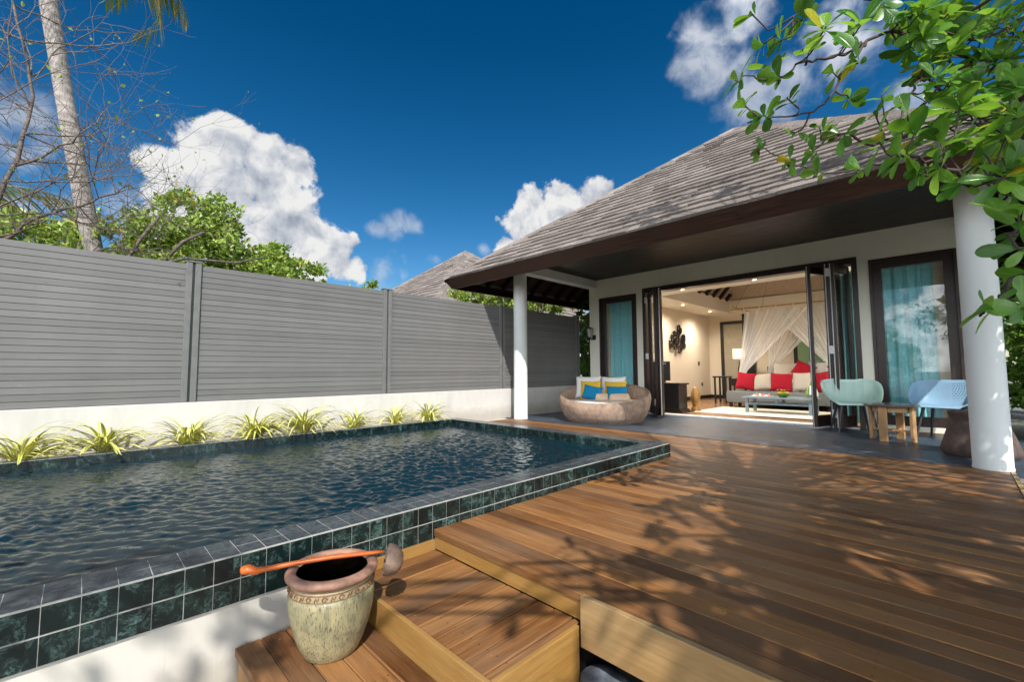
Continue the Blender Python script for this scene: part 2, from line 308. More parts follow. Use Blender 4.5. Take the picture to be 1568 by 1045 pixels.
def coping_top_mat():
    m, t, b, o = new_mat('slate_blue_coping'); P = pos(t)
    v = t.vmath('FLOOR', t.vmath('DIVIDE', t.vmath('SUBTRACT', P, (-2.146, -2.0, 0)).outputs[0], (0.0957, 0.0957, 5)).outputs[0]).outputs[0]
    wn = t.n('ShaderNodeTexWhiteNoise', noise_dimensions='3D'); t.l.new(v, wn.inputs['Vector'])
    off = t.vmath('SCALE', wn.outputs['Color']); t.set(off, 'Scale', 9.0); pv = t.vmath('ADD', P, off.outputs[0]).outputs[0]
    a = t.noise(pv, 14, 7, 0.65, 1.2); vein = t.math('POWER', t.math('SUBTRACT', 1.0, t.math('MULTIPLY', t.math('ABSOLUTE', t.math('SUBTRACT', a, 0.5)), 9.0), clamp=True), 2.0)
    c = t.ramp(t.math('ADD', t.math('MULTIPLY', a, 0.6), t.math('MULTIPLY', wn.outputs['Value'], 0.4)), [(0.25, (0.014, 0.020, 0.028)), (0.75, (0.034, 0.044, 0.056))])
    t.l.new(t.mix(t.math('MULTIPLY', vein, 0.3), c, (0.16, 0.20, 0.21)), b.inputs['Base Color']); t.l.new(t.mapr(a, 0.3, 0.7, 0.16, 0.3), b.inputs['Roughness'])
    bump(t, b, a, 0.06, 0.003); return m
M_cope = coping_top_mat()

def water_mat():
    m, t, b, o = new_mat('pool_water'); P = pos(t)
    b.inputs['Base Color'].default_value = (0.004, 0.018, 0.027, 1); b.inputs['Roughness'].default_value = 0.02; b.inputs['IOR'].default_value = 1.33
    b.inputs['Specular IOR Level'].default_value = 0.55
    bump(t, b, t.noise(scalev(t, P, (1.4, 1, 1)), 30, 3, 0.55, 0.5), 0.2, 0.008); return m
M_water = water_mat()

def fence_mat():
    m, t, b, o = new_mat('grey_composite_boards'); P = pos(t); sx = t.n('ShaderNodeSeparateXYZ'); t.l.new(P, sx.inputs[0])
    ids = t.math('FLOOR', t.math('DIVIDE', t.math('SUBTRACT', sx.outputs[2], 0.557), 0.0672))
    wn = t.n('ShaderNodeTexWhiteNoise', noise_dimensions='1D'); t.l.new(ids, wn.inputs['W'])
    n = t.noise(scalev(t, P, (20, 1.0, 20)), 3, 6, 0.65); n2 = t.noise(P, 0.9, 4, 0.55); spots = t.noise(P, 34, 2, 0.5)
    f = t.math('ADD', t.math('MULTIPLY', n, 0.4), t.math('ADD', t.math('MULTIPLY', wn.outputs['Value'], 0.22), t.math('MULTIPLY', n2, 0.4)))
    c = t.ramp(f, [(0.28, (0.118, 0.121, 0.122)), (0.75, (0.185, 0.188, 0.187))])
    c = t.mix(t.mapr(spots, 0.73, 0.8, 0, 0.35), c, (0.5, 0.5, 0.48)); stv = t.noise(scalev(t, P, (2.5, 2.5, 0.6)), 1.1, 4, 0.6); cs_ = t.vmath('SCALE', c); t.set(cs_, 'Scale', t.mapr(stv, 0.3, 0.75, 0.95, 1.05)); c = cs_.outputs[0]
    t.l.new(c, b.inputs['Base Color']); b.inputs['Roughness'].default_value = 0.55; bump(t, b, n, 0.15, 0.003); return m
M_fence = fence_mat()
M_post = simple('grey_post_aluminium', (0.15, 0.155, 0.155), 0.42, 0.12, 10)

def roof_mat():
    m, t, b, o = new_mat('weathered_shingle'); P = pos(t); G = t.n('ShaderNodeNewGeometry')
    rp = G.outputs['Random Per Island']
    n = t.noise(scalev(t, P, (9, 9, 1.5)), 4, 7, 0.7); n2 = t.noise(P, 1.3, 4, 0.6); n3 = t.noise(P, 55, 4, 0.7)
    f = t.math('ADD', t.math('MULTIPLY', n, 0.4), t.math('ADD', t.math('MULTIPLY', rp, 0.22), t.math('ADD', t.math('MULTIPLY', n2, 0.25), t.math('MULTIPLY', n3, 0.22))))
    c = t.ramp(f, [(0.3, (0.095, 0.083, 0.076)), (0.55, (0.21, 0.183, 0.168)), (0.8, (0.35, 0.31, 0.285))])
    t.l.new(c, b.inputs['Base Color']); b.inputs['Roughness'].default_value = 0.9; b.inputs['Specular IOR Level'].default_value = 0.2
    bump(t, b, t.math('ADD', t.math('MULTIPLY', n3, 1.0), n), 0.9, 0.015); return m
M_roof = roof_mat()

def stone_floor_mat():
    m, t, b, o = new_mat('dark_slate_paving'); P = pos(t)
    br = t.n('ShaderNodeTexBrick', offset=0.5); t.set(br, 'Vector', P); br.inputs['Scale'].default_value = 1.0
    br.inputs['Brick Width'].default_value = 0.6; br.inputs['Row Height'].default_value = 0.3; br.inputs['Mortar Size'].default_value = 0.004
    br.inputs['Color1'].default_value = (0.4, 0.4, 0.4, 1); br.inputs['Color2'].default_value = (0.7, 0.7, 0.7, 1); br.inputs['Mortar'].default_value = (0.1, 0.1, 0.1, 1)
    n = t.noise(scalev(t, P, (1, 3, 1)), 5, 7, 0.65); n2 = t.noise(P, 45, 3, 0.6)
    f = t.math('ADD', t.math('MULTIPLY', n, 0.6), t.math('ADD', t.math('MULTIPLY', br.outputs[0], 0.35), t.math('MULTIPLY', n2, 0.15)))
    c = t.ramp(f, [(0.34, (0.014, 0.022, 0.036)), (0.58, (0.042, 0.058, 0.085)), (0.85, (0.13, 0.155, 0.20))])
    t.l.new(c, b.inputs['Base Color']); t.l.new(t.mapr(n, 0.3, 0.7, 0.28, 0.5), b.inputs['Roughness']); bump(t, b, t.math('ADD', n, br.outputs[0]), 0.3, 0.006); return m
M_patio = stone_floor_mat()
M_ground = simple('sandy_ground', (0.23, 0.21, 0.18), 0.95, 0.35, 4, bmp=0.6, bscale=40)
M_gravel = simple('grey_gravel', (0.16, 0.165, 0.15), 0.95, 0.4, 60, bmp=0.8, bscale=90)
M_soil = simple('planting_gravel', (0.42, 0.39, 0.33), 0.95, 0.45, 60, bmp=0.8, bscale=120)
M_stone = simple('blue_grey_stone', (0.10, 0.12, 0.145), 0.7, 0.45, 16, bmp=0.6, bscale=40)

def leaf_mat(name, c1, c2, c3=None, trans=0.35, rough=0.35, spec=0.5, yellow=0.0):
    m = bpy.data.materials.new(name); m.use_nodes = True; t = NT(m.node_tree); out = t.n('ShaderNodeOutputMaterial')
    rp = t.n('ShaderNodeNewGeometry').outputs['Random Per Island']; P = obj(t)
    n = t.noise(P, 3.0, 3, 0.5)
    f = t.math('ADD', t.math('MULTIPLY', rp, 0.7), t.math('MULTIPLY', n, 0.3))
    stops = [(0.1, c1), (0.8, c2)] + ([(0.985 - yellow, c2), (min(1.0, 1.0 - yellow * 0.5), c3)] if c3 else [])
    c = t.ramp(t.math('MULTIPLY', rp, 1.0) if c3 else f, stops)
    b = t.n('ShaderNodeBsdfPrincipled'); t.l.new(c, b.inputs['Base Color']); b.inputs['Roughness'].default_value = rough; b.inputs['Specular IOR Level'].default_value = spec
    tr = t.n('ShaderNodeBsdfTranslucent'); t.l.new(t.mix(0.6, c, (0.55, 0.75, 0.05), 'MULTIPLY'), tr.inputs[0])
    tc = t.vmath('SCALE', c); t.set(tc, 'Scale', 1.6); t.l.new(t.mix(0.5, tc.outputs[0], (0.25, 0.42, 0.02)), tr.inputs[0])
    mx = t.n('ShaderNodeMixShader'); mx.inputs[0].default_value = trans; t.l.new(b.outputs[0], mx.inputs[1]); t.l.new(tr.outputs[0], mx.inputs[2]); t.l.new(mx.outputs[0], out.inputs[0]); return m
def broad_leaf_mat():
    m = bpy.data.materials.new('broad_green_leaf'); m.use_nodes = True; t = NT(m.node_tree); out = t.n('ShaderNodeOutputMaterial')
    rp = t.n('ShaderNodeNewGeometry').outputs['Random Per Island']; uv = t.n('ShaderNodeTexCoord').outputs['UV']; sx = t.n('ShaderNodeSeparateXYZ'); t.l.new(uv, sx.inputs[0]); P = pos(t)
    e = t.math('ABSOLUTE', t.math('SUBTRACT', sx.outputs[0], 0.5)); mid = t.mapr(e, 0.0, 0.045, 1, 0)
    ph = t.math('FRACT', t.math('MULTIPLY', t.math('SUBTRACT', sx.outputs[1], t.math('MULTIPLY', e, 0.45)), 9.0)); sv = t.mapr(t.math('ABSOLUTE', t.math('SUBTRACT', ph, 0.5)), 0.0, 0.09, 0.55, 0)
    vein = t.math('MAXIMUM', mid, sv); n = t.noise(P, 26, 4, 0.6)
    c = t.ramp(rp, [(0.05, (0.030, 0.125, 0.016)), (0.45, (0.065, 0.215, 0.022)), (0.85, (0.16, 0.35, 0.035)), (0.972, (0.21, 0.36, 0.035)), (0.985, (0.55, 0.40, 0.02))])
    cv = t.vmath('SCALE', c); t.set(cv, 'Scale', t.mapr(n, 0.3, 0.7, 0.72, 1.22)); c = t.mix(t.math('MULTIPLY', vein, 0.38), cv.outputs[0], (0.30, 0.44, 0.12))
    c = t.mix(t.mapr(t.noise(P, 75, 2, 0.5), 0.72, 0.76, 0, 0.6), c, (0.16, 0.10, 0.03))
    b = t.n('ShaderNodeBsdfPrincipled'); t.l.new(c, b.inputs['Base Color']); b.inputs['Roughness'].default_value = 0.3; bump(t, b, t.math('SUBTRACT', t.math('MULTIPLY', n, .4), vein), 0.35, 0.003)
    tr = t.n('ShaderNodeBsdfTranslucent'); tc = t.vmath('SCALE', c); t.set(tc, 'Scale', 1.7); t.l.new(t.mix(0.5, tc.outputs[0], (0.26, 0.42, 0.02)), tr.inputs[0])
    mx = t.n('ShaderNodeMixShader'); mx.inputs[0].default_value = 0.42; t.l.new(b.outputs[0], mx.inputs[1]); t.l.new(tr.outputs[0], mx.inputs[2]); t.l.new(mx.outputs[0], out.inputs[0]); return m
M_leaf = broad_leaf_mat()
M_shrub = leaf_mat('shrub_leaf', (0.13, 0.22, 0.035), (0.37, 0.47, 0.10), (0.55, 0.42, 0.07), 0.3, 0.4, 0.4, 0.04)
M_hedge = leaf_mat('hedge_leaf', (0.03, 0.09, 0.014), (0.13, 0.24, 0.035), None, 0.3, 0.4)
M_palm = leaf_mat('palm_leaflet', (0.06, 0.09, 0.015), (0.17, 0.17, 0.03), (0.32, 0.17, 0.03), 0.3, 0.4, 0.4, 0.15)
def spider_mat():
    m, t, b, o = new_mat('variegated_blade'); uv = t.n('ShaderNodeTexCoord').outputs['UV']; sx = t.n('ShaderNodeSeparateXYZ'); t.l.new(uv, sx.inputs[0])
    e = t.math('ABSOLUTE', t.math('SUBTRACT', sx.outputs[0], 0.5)); k = t.mapr(e, 0.12, 0.26, 0, 1)
    rp = t.n('ShaderNodeNewGeometry').outputs['Random Per Island']
    c = t.mix(k, t.mix(rp, (0.24, 0.33, 0.03), (0.42, 0.44, 0.05)), t.mix(rp, (0.66, 0.63, 0.13), (0.80, 0.77, 0.34)))
    t.l.new(c, b.inputs['Base Color']); b.inputs['Roughness'].default_value = 0.4; return m
M_spider = spider_mat()
M_bark = simple('grey_twig_bark', (0.13, 0.105, 0.09), 0.85, 0.35, 18, bmp=0.4)
M_bark2 = simple('dark_branch_bark', (0.055, 0.036, 0.03), 0.8, 0.35, 25, bmp=0.4)
def palm_trunk_mat():
    m, t, b, o = new_mat('palm_trunk_bark'); P = pos(t); sx = t.n('ShaderNodeSeparateXYZ'); t.l.new(P, sx.inputs[0])
    n = t.noise(P, 7, 6, 0.65); ring = t.math('SINE', t.math('ADD', t.math('MULTIPLY', sx.outputs[2], 52.0), t.math('MULTIPLY', n, 5.0)))
    st = t.noise(scalev(t, P, (30, 30, 3)), 1.5, 4, 0.6)
    f = t.math('ADD', t.math('MULTIPLY', n, 0.6), t.math('ADD', t.math('MULTIPLY', ring, 0.025), t.math('MULTIPLY', st, 0.35)))
    t.l.new(t.ramp(f, [(0.25, (0.12, 0.105, 0.10)), (0.5, (0.33, 0.30, 0.28)), (0.72, (0.52, 0.48, 0.45))]), b.inputs['Base Color']); b.inputs['Roughness'].default_value = 0.9
    bump(t, b, t.math('ADD', t.math('MULTIPLY', ring, .35), t.math('MULTIPLY', st, 1.5)), 0.4, 0.015); return m
M_ptrunk = palm_trunk_mat()

def glass_mat(name, tint=(0.93, 0.96, 0.95), ior=1.6, k=1.0):
    m = bpy.data.materials.new(name); m.use_nodes = True; t = NT(m.node_tree); out = t.n('ShaderNodeOutputMaterial')
    fr = t.n('ShaderNodeFresnel'); bk = t.n('ShaderNodeNewGeometry').outputs['Backfacing']; t.l.new(t.math('ADD', ior, t.math('MULTIPLY', bk, 1 / ior - ior)), fr.inputs[0])
    tr = t.n('ShaderNodeBsdfTransparent'); tr.inputs[0].default_value = (*tint, 1); gl = t.n('ShaderNodeBsdfGlossy'); gl.inputs['Roughness'].default_value = 0.0
    gl.inputs['Color'].default_value = (1, 1, 1, 1)
    mx = t.n('ShaderNodeMixShader'); t.l.new(t.math('MULTIPLY', fr.outputs[0], k, clamp=True), mx.inputs[0]); t.l.new(tr.outputs[0], mx.inputs[1]); t.l.new(gl.outputs[0], mx.inputs[2]); t.l.new(mx.outputs[0], out.inputs[0]); return m
M_glass = glass_mat('window_glass', (0.95, 0.97, 0.97), 1.55, 1.0)
M_clear = glass_mat('drinking_glass', (0.96, 0.97, 0.97), 1.5, 1.5)
def sheer_mat(name, c, op):
    m = bpy.data.materials.new(name); m.use_nodes = True; t = NT(m.node_tree); out = t.n('ShaderNodeOutputMaterial')
    tr = t.n('ShaderNodeBsdfTransparent'); df = t.n('ShaderNodeBsdfDiffuse'); df.inputs[0].default_value = (*c, 1); tl = t.n('ShaderNodeBsdfTranslucent'); tl.inputs[0].default_value = (*c, 1)
    a = t.n('ShaderNodeMixShader'); a.inputs[0].default_value = 0.45; t.l.new(df.outputs[0], a.inputs[1]); t.l.new(tl.outputs[0], a.inputs[2])
    lw = t.n('ShaderNodeLayerWeight'); lw.inputs[0].default_value = 0.45
    f = t.math('ADD', op, t.math('MULTIPLY', lw.outputs['Facing'], 0.35), clamp=True)
    mx = t.n('ShaderNodeMixShader'); t.l.new(f, mx.inputs[0]); t.l.new(tr.outputs[0], mx.inputs[1]); t.l.new(a.outputs[0], mx.inputs[2]); t.l.new(mx.outputs[0], out.inputs[0]); return m
M_net = sheer_mat('white_mosquito_net', (0.98, 0.98, 0.98), 0.66)
M_curtain = simple('teal_curtain_cloth', (0.30, 0.70, 0.76), 0.75, 0.12, 30, bmp=0.1, bscale=200)
def cloth(name, c, var=0.08, bm_=0.25): return simple(name, c, 0.85, var, 40, bmp=bm_, bscale=260, spec=0.2, co='obj')
M_white = cloth('white_cotton', (0.78, 0.77, 0.75)); M_yellow = cloth('yellow_cotton', (0.72, 0.47, 0.04)); M_blue = cloth('azure_cotton', (0.01, 0.22, 0.42))
M_red = cloth('crimson_cotton', (0.40, 0.012, 0.03)); M_beige = cloth('beige_linen', (0.55, 0.49, 0.41)); M_towel = cloth('apricot_towel', (0.70, 0.52, 0.36), 0.1, 0.6)
M_sofa = cloth('grey_upholstery', (0.16, 0.165, 0.17)); M_bluewood = simple('blue_grey_painted_wood', (0.17, 0.235, 0.28), 0.45, 0.2, 12)
M_chrome = simple('brushed_steel', (0.62, 0.62, 0.62), 0.3, 0.1, 30, metal=1.0); M_alu = simple('pale_aluminium_strip', (0.66, 0.67, 0.68), 0.4, 0.1, 20)
M_black = simple('black_metal', (0.012, 0.012, 0.013), 0.4, 0.2)
M_charcoal = simple('charcoal_plastic', (0.03, 0.038, 0.045), 0.45, 0.1)
M_rug = cloth('cream_rug_pile', (0.66, 0.6, 0.48)); M_rug2 = cloth('grey_rug_pile', (0.42, 0.43, 0.43))
M_urn = simple('brown_clay_urn', (0.085, 0.058, 0.05), 0.8, 0.35, 14, bmp=0.5, bscale=50)

# ------------------------------------------------------------------ setting
PO, PI_, CT, WZ = -2.146, -2.355, 0.139, 0.045      # pool outer / inner near edge, coping top, water level
PYI, PYO, PXL, PY0 = 4.245, 4.441, -5.70, -2.0
FX = -6.20                                          # garden wall face
tag(MB().box(-300, 300, -300, 300, -0.9, -0.42).build('ground', M_ground), kind='structure')
b = MB(); y = 1.482; rng = random.Random(4)
def plank_x(b, x0, x1, y0, y1, zt, th=0.028, c=0.003):
    b.prism([(y0, zt - th), (y1, zt - th), (y1, zt - c), (y1 - c, zt), (y0 + c, zt), (y0, zt - c)], 'x', x0, x1)
def plank_y(b, y0, y1, x0, x1, zt, th=0.028, c=0.003):
    b.prism([(x0, zt - th), (x1, zt - th), (x1, zt - c), (x1 - c, zt), (x0 + c, zt), (x0, zt - c)], 'y', y0, y1)
while y < 5.88:
    y1 = min(y + 0.0925, 5.915); dz = rng.uniform(-0.0012, 0.0012)
    plank_x(b, (PO + 0.004) if y < PYO - 0.02 else -5.95, 0.285, y, y1, dz, 0.030 if y > 1.49 else 0.034); y += 0.098
deck = tag(b.build('deck', M_deck), kind='structure')
MB().box(PO + 0.004, -1.11, 1.50, PYO, -0.40, -0.045).box(-1.108, 0.285, 2.1, PYO, -0.40, -0.045).box(-5.95, 0.285, PYO + 0.005, 5.90, -0.40, -0.045).build('deck_substructure', M_black_wood, deck)
MB().box(0.288, 0.315, 1.44, 5.80, -0.16, 0.010).build('edge_board', M_trim, deck)
MB().box(PO + 0.005, -1.10, 1.4875, 1.4995, -0.108, -0.036).build('riser', M_riser, deck)
MB().box(-1.094, 0.284, 1.452, 1.478, -0.186, 0.008, 0.002).build('front_board', M_trim, deck)
tag(MB().box(-6.18, 0.55, 5.92, 8.44, -0.40, 0.001).build('patio', M_patio), kind='structure')
tag(MB().box(0.32, 14, -3.5, 30, -0.41, -0.06).build('path', M_gravel), kind='structure')
tag(MB().box(-5.78, 0.17, 8.442, 14.4, -0.40, 0.02).build('interior_floor', M_floor), kind='structure')

# steps down from the deck
st = empty('wooden_step', (-1.6, 1.2, -0.4), 'middle wooden step of lengthwise boards between deck edge and pot', 'step')
b = MB(); x = PO + 0.012
while x < -1.15:
    plank_y(b, 1.0, 1.484, x, min(x + 0.0925, -1.122), -0.112 + rng.uniform(-.0012, .0012)); x += 0.098
b.build('tread', M_step, st)
MB().box(PO + 0.01, -1.098, 0.977, 0.997, -0.40, -0.106, 0.002).build('front_board', M_riser, st)
MB().box(-1.118, -1.098, 1.0, 1.45, -0.40, -0.106, 0.002).build('side_board', M_riser_y, st)
MB().box(PO - 0.011, PO + 0.009, 0.98, 1.484, -0.20, -0.0585, 0.002).build('wall_trim', M_riser_y, st)
st = empty('wooden_step', (-1.6, 0.74, -0.4), 'lowest wooden platform under the glazed pot, beside white pool base', 'step')
b = MB(); y = 0.502
while y < 0.93:
    plank_x(b, PO + 0.02, -0.75, y, y + 0.0925, -0.226 + rng.uniform(-.001, .001), 0.03); y += 0.0955
b.build('tread', M_plat, st)
MB().box(PO + 0.03, -0.76, 0.512, 0.972, -0.42, -0.259).build('riser', M_riser, st)
for i, (cx, cy, r, s, zt) in enumerate(((-1.00, 1.47, 0.10, 0.9, -0.265), (-0.83, 1.43, 0.10, 0.8, -0.275), (-0.95, 1.28, 0.10, 0.9, -0.29))):
    rg = random.Random(i)
    def wob(p, a, k, rg=rg, cx=cx, cy=cy): q = 1 + 0.16 * mnoise.noise((math.cos(a) * 1.3 + cx * 9, math.sin(a) * 1.3, cy * 7)); return (cx + (p[0] - cx) * q, cy + (p[1] - cy) * q, p[2] + 0.012 * mnoise.noise((p[0] * 14, p[1] * 14, i)))
    tag(MB().lathe([(r * .9, -0.12), (r, -0.06), (r * .96, -0.015), (r * .84, 0), (r * .4, 0.006), (0, 0.008)], (cx, cy, zt), 22, wob, 1, s).build('stepping_stone', M_stone, smooth='all'),
        ['blue grey flat stone tucked under the deck corner', 'blue grey flat stone under the long front board, at the lower frame edge', 'blue grey rough stone beside the wooden step side board'][i], 'stone', 'stones below the deck')

# ------------------------------------------------------------------ pool
pool = empty('swimming_pool', (-4, 1.2, -0.4), 'raised plunge pool edged with dark green marble tiles beside wooden deck', 'pool')
MB().box(PO - 0.22, PO - 0.012, PY0, PYO - 0.01, -0.42, -0.056).build('base_wall', M_pwall, pool)
P = 0.0957; g = 0.0015
gb = MB(); gb.box(PI_ + 0.004, PO - 0.0015, PY0, PYO - 0.003, -0.0555, CT - 0.0008); gb.box(PXL - 0.004, PI_ - 0.001, PYI + 0.003, PYO - 0.003, -0.3, CT - 0.0008); gb.box(PXL - 0.12, PXL - 0.0055, PY0, PYO - 0.003, -0.3, CT - 0.0008)
gb.build('grout', M_grout, pool)
tb = MB(); ib_ = MB(); ib2 = MB(); ib3 = MB(); tb4 = MB(); cb = MB(); cb2 = MB(); nY = int((PYO - PY0) / P) + 1; rg = random.Random(9)
for k in range(nY):
    y0 = PYO - (k + 1) * P + g; y1 = PYO - k * P - g
    if y0 < PY0: continue
    for r in range(2):
        z1 = CT - 0.004 - r * P; e = rg.uniform(0, .0012); tb.box(PO - 0.004, PO + e, y0, y1, z1 - P + 2 * g + (0.0 if r else 0.002), z1 - g)
    cb.box(PO - 0.012 - P, PO - 0.010, y0, y1, CT - 0.01, CT + rg.uniform(-.0006, .0006)); cb.box(PI_, PO - 0.016 - P, y0, y1, CT - 0.01, CT + rg.uniform(-.0006, .0006))
    if y1 < PYI:                                     # inside faces, near and far long sides
        ib_.box(PI_ - 0.003, PI_ + 0.004, y0, y1, CT - P, CT - 0.014)
    if y0 < PYI: ib2.box(PXL - 0.005, PXL + 0.002, y0, min(y1, PYI - .001), CT - P - 0.02, CT - 0.004)
    cb2.box(PXL - 0.112, PXL - 0.008, y0, y1, CT - 0.01, CT + rg.uniform(-.0006, .0006))
nX = int((PI_ - PXL) / P) + 1
for k in range(nX):
    x1 = PI_ - k * P - g; x0 = x1 - P + 2 * g
    ib3.box(x0, x1, PYI - 0.002, PYI + 0.004, CT - P - 0.02, CT - 0.004)
    cb.box(x0, x1, PYI + 0.002, PYI + P, CT - 0.01, CT + rg.uniform(-.0006, .0006)); cb.box(x0, x1, PYI + P + 0.005, PYO - 0.006, CT - 0.01, CT + rg.uniform(-.0006, .0006))
for k in range(14):
    x1 = PO - k * P - g; tb4.box(x1 - P + 2 * g, x1, PYO - 0.003, PYO + 0.001, CT - 0.095, CT - 0.006)
tb.build('outer_tiles', M_tile, pool); tb4.build('outer_tiles', M_tile, pool)
for q_ in (ib_, ib2, ib3): q_.build('inner_tiles', M_tile, pool)
cb.build('coping', M_cope, pool); cb2.build('coping', M_cope, pool)
MB().box(PO - 0.0095, PO - 0.0005, PY0, PYO - .003, CT - .012, CT - .0012).build('edge_grout', M_grout, pool)
MB().box(PXL - 0.01, PI_ + 0.02, PY0, PYI + 0.02, -1.3, -1.2).build('basin', M_tile, pool)
tag(MB().box(FX - 0.01, PXL - 0.121, PY0 - 3, PYO, -0.42, CT - 0.03).box(FX - 0.01, -5.952, PYO + 0.001, 5.90, -0.42, -0.02).build('planting_bed', M_soil), kind='structure')

# rippled water surface (real displaced mesh)
rs = np.random.RandomState(3); nx, ny = 320, 600
X, Y = np.meshgrid(np.linspace(PXL + 0.001, PI_ - 0.002, nx), np.linspace(PY0, PYI - 0.001, ny)); Z = np.zeros_like(X)
for k in range(110):
    lam = 0.045 * (3.6 ** rs.rand()); th = math.radians(118) + rs.normal(0, 0.62); a = 0.0150 * lam ** 1.2 * rs.uniform(.4, 1.0)
    kx, ky = 2 * math.pi / lam * math.cos(th), 2 * math.pi / lam * math.sin(th); ph = rs.uniform(0, 6.28)
    env = 0.7 + 0.5 * np.sin(X * rs.uniform(.5, 2.2) + Y * rs.uniform(.5, 2.2) + rs.uniform(0, 6))
    s = np.sin(kx * X + ky * Y + ph + 0.6 * np.sin(X * rs.uniform(1, 4) + rs.uniform(0, 6)) + 0.6 * np.sin(Y * rs.uniform(1, 4) + rs.uniform(0, 6))); Z += a * env * (s + 0.22 * np.sin(2 * (kx * X + ky * Y + ph)))
calm = 0.62 + 0.33 * np.sin(X * 1.3 + Y * .9 + 1.0) * np.sin(Y * 1.1 - X * .7) + 0.16 * np.sin(Y * 2.3 + X * 2.9); Z *= np.clip(calm, .3, 1.2) * 1.25
me = bpy.data.meshes.new('water'); vv = np.stack([X, Y, WZ + Z], -1).reshape(-1, 3)
ii = (np.arange(ny - 1)[:, None] * nx + np.arange(nx - 1)[None, :]).ravel(); ff = np.stack([ii, ii + 1, ii + nx + 1, ii + nx], -1)
me.from_pydata(vv.tolist(), [], ff.tolist()); me.polygons.foreach_set('use_smooth', [True] * len(me.polygons)); me.materials.append(M_water)
wat = bpy.data.objects.new('water', me); COL.objects.link(wat); tag(wat, kind='structure')

# ------------------------------------------------------------------ garden wall and fence
tag(MB().box(FX - 0.2, FX, -7.0, 13.0, -0.42, 0.557, 0.006).build('garden_wall', M_gwall), 'low white rendered wall carrying the grey board fence', 'wall')
fen = empty('board_fence', (FX - 0.1, 3, 0.557), 'tall grey composite fence of narrow horizontal boards on white wall', 'fence')
FB, FT = 0.559, 2.169; posts = [-4.11, -1.6, 0.90, 3.40, 5.88, 8.31]; nb = 24; bh = (FT - FB) / nb
for a, c in zip(posts[:-1], posts[1:]):
    pr = [(FX - 0.085, FB)]
    for k in range(nb):
        z0 = FB + k * bh; j = rng.uniform(-.0008, .0008)
        pr += [(FX - 0.050, z0 + 0.0), (FX - 0.050, z0 + 0.003), (FX - 0.038 + j, z0 + 0.0045), (FX - 0.038 + j, z0 + bh - 0.0012), (FX - 0.050, z0 + bh)]
    pr += [(FX - 0.085, FT)]
    MB().prism(pr, 'y', a + 0.05, c - 0.05).build('fence_panel', M_fence, fen)
for yy in posts:
    b = MB()
    for s in (-1, 1): b.box(FX - 0.1, FX - 0.014, yy + s * 0.043 - 0.030, yy + s * 0.043 + 0.030, FB, FT + 0.022, 0.004)
    b.box(FX - 0.09, FX - 0.055, yy - 0.02, yy + 0.02, FB, FT + 0.015); p = b.build('post', M_post, fen)
    MB().box(FX - 0.106, FX - 0.008, yy - 0.082, yy + 0.082, FT + 0.0225, FT + 0.037, 0.003).build('cap', M_post, p)

# ------------------------------------------------------------------ villa
EX0, EY0, EZ = -7.122, 5.105, 2.735; APX, APY, APZ = -2.92, 9.307, 5.834; HALF = 4.202; SL = (APZ - EZ) / HALF
def shingle_slope(b, half, ez, apz, cx, cy, rot, seed, exp=0.21, wd=0.30, th=0.022, ext=0.0):
    """courses of rough-edged shingles on one triangular hip slope; front edge at distance half from the centre"""
    rg = random.Random(seed); slope = (apz - ez) / half; L = math.hypot(half, apz - ez); n = int(L / exp) + 1; cth, sth = math.cos(rot), math.sin(rot)
    nrm = Vector((0, -slope, 1)).normalized(); up = Vector((0, 1, slope)).normalized()
    def T(p): return (cx + p.x * cth - p.y * sth, cy + p.x * sth + p.y * cth, p.z)
    for k in range(n):
        s0 = k * exp; d0 = s0 / L * half; hw = half - d0 + ext; s1 = min(s0 + exp * 1.25, L); hw1 = max(half - s1 / L * half, 0.0) + ext
        base = Vector((0, -half + d0, ez + slope * d0)); x = -hw
        while x < hw - 0.01:
            x2 = min(x + wd * rg.uniform(0.7, 1.35), hw); 
            if hw - x2 < 0.05: x2 = hw
            lift = th * rg.uniform(1.15, 1.7) * (0.35 if min(x + hw, hw - x2) < 0.22 else 1.0); j = rg.uniform(-0.022, 0.022) if k else rg.uniform(-0.012, 0.006)
            def P(xx, s, h): return T(base + Vector((max(-hw1 if s > 0.1 else -hw, min(hw1 if s > 0.1 else hw, xx)), 0, 0)) + up * s + nrm * h)
            e = s1 - s0
            v = [P(x, j, lift), P(x2 - 0.0015, j + rg.uniform(-.008, .008), lift * rg.uniform(.85, 1.1)), P(x2 - 0.0015, e, 0.002), P(x, e, 0.002), P(x, j, -0.004), P(x2 - 0.0015, j, -0.004)]
            b.add(v, [(0, 1, 2, 3), (4, 5, 1, 0), (4, 0, 3), (5, 2, 1)]); x = x2
def hip_caps(b, corner, apex, seed, wd=0.13):
    rg = random.Random(seed); c = Vector(corner); a = Vector(apex); d = (a - c); L = d.length; d.normalize(); side = d.cross(Vector((0, 0, 1))).normalized(); nrm = side.cross(d); n = int(L / 0.36)
    for k in range(n):
        s0 = k / n * L; s1 = s0 + L / n * 1.06; h = 0.014 * rg.uniform(.9, 1.15)
        q = []
        for s, hh in ((s0, 0.034 * rg.uniform(.94, 1.06)), (s1, 0.026)):
            p = c + d * s; q += [p - side * wd - nrm * 0.05, p + nrm * hh, p + side * wd - nrm * 0.05]
        b.add([x[:] for x in q], [(0, 1, 4, 3), (1, 2, 5, 4), (0, 2, 1)])
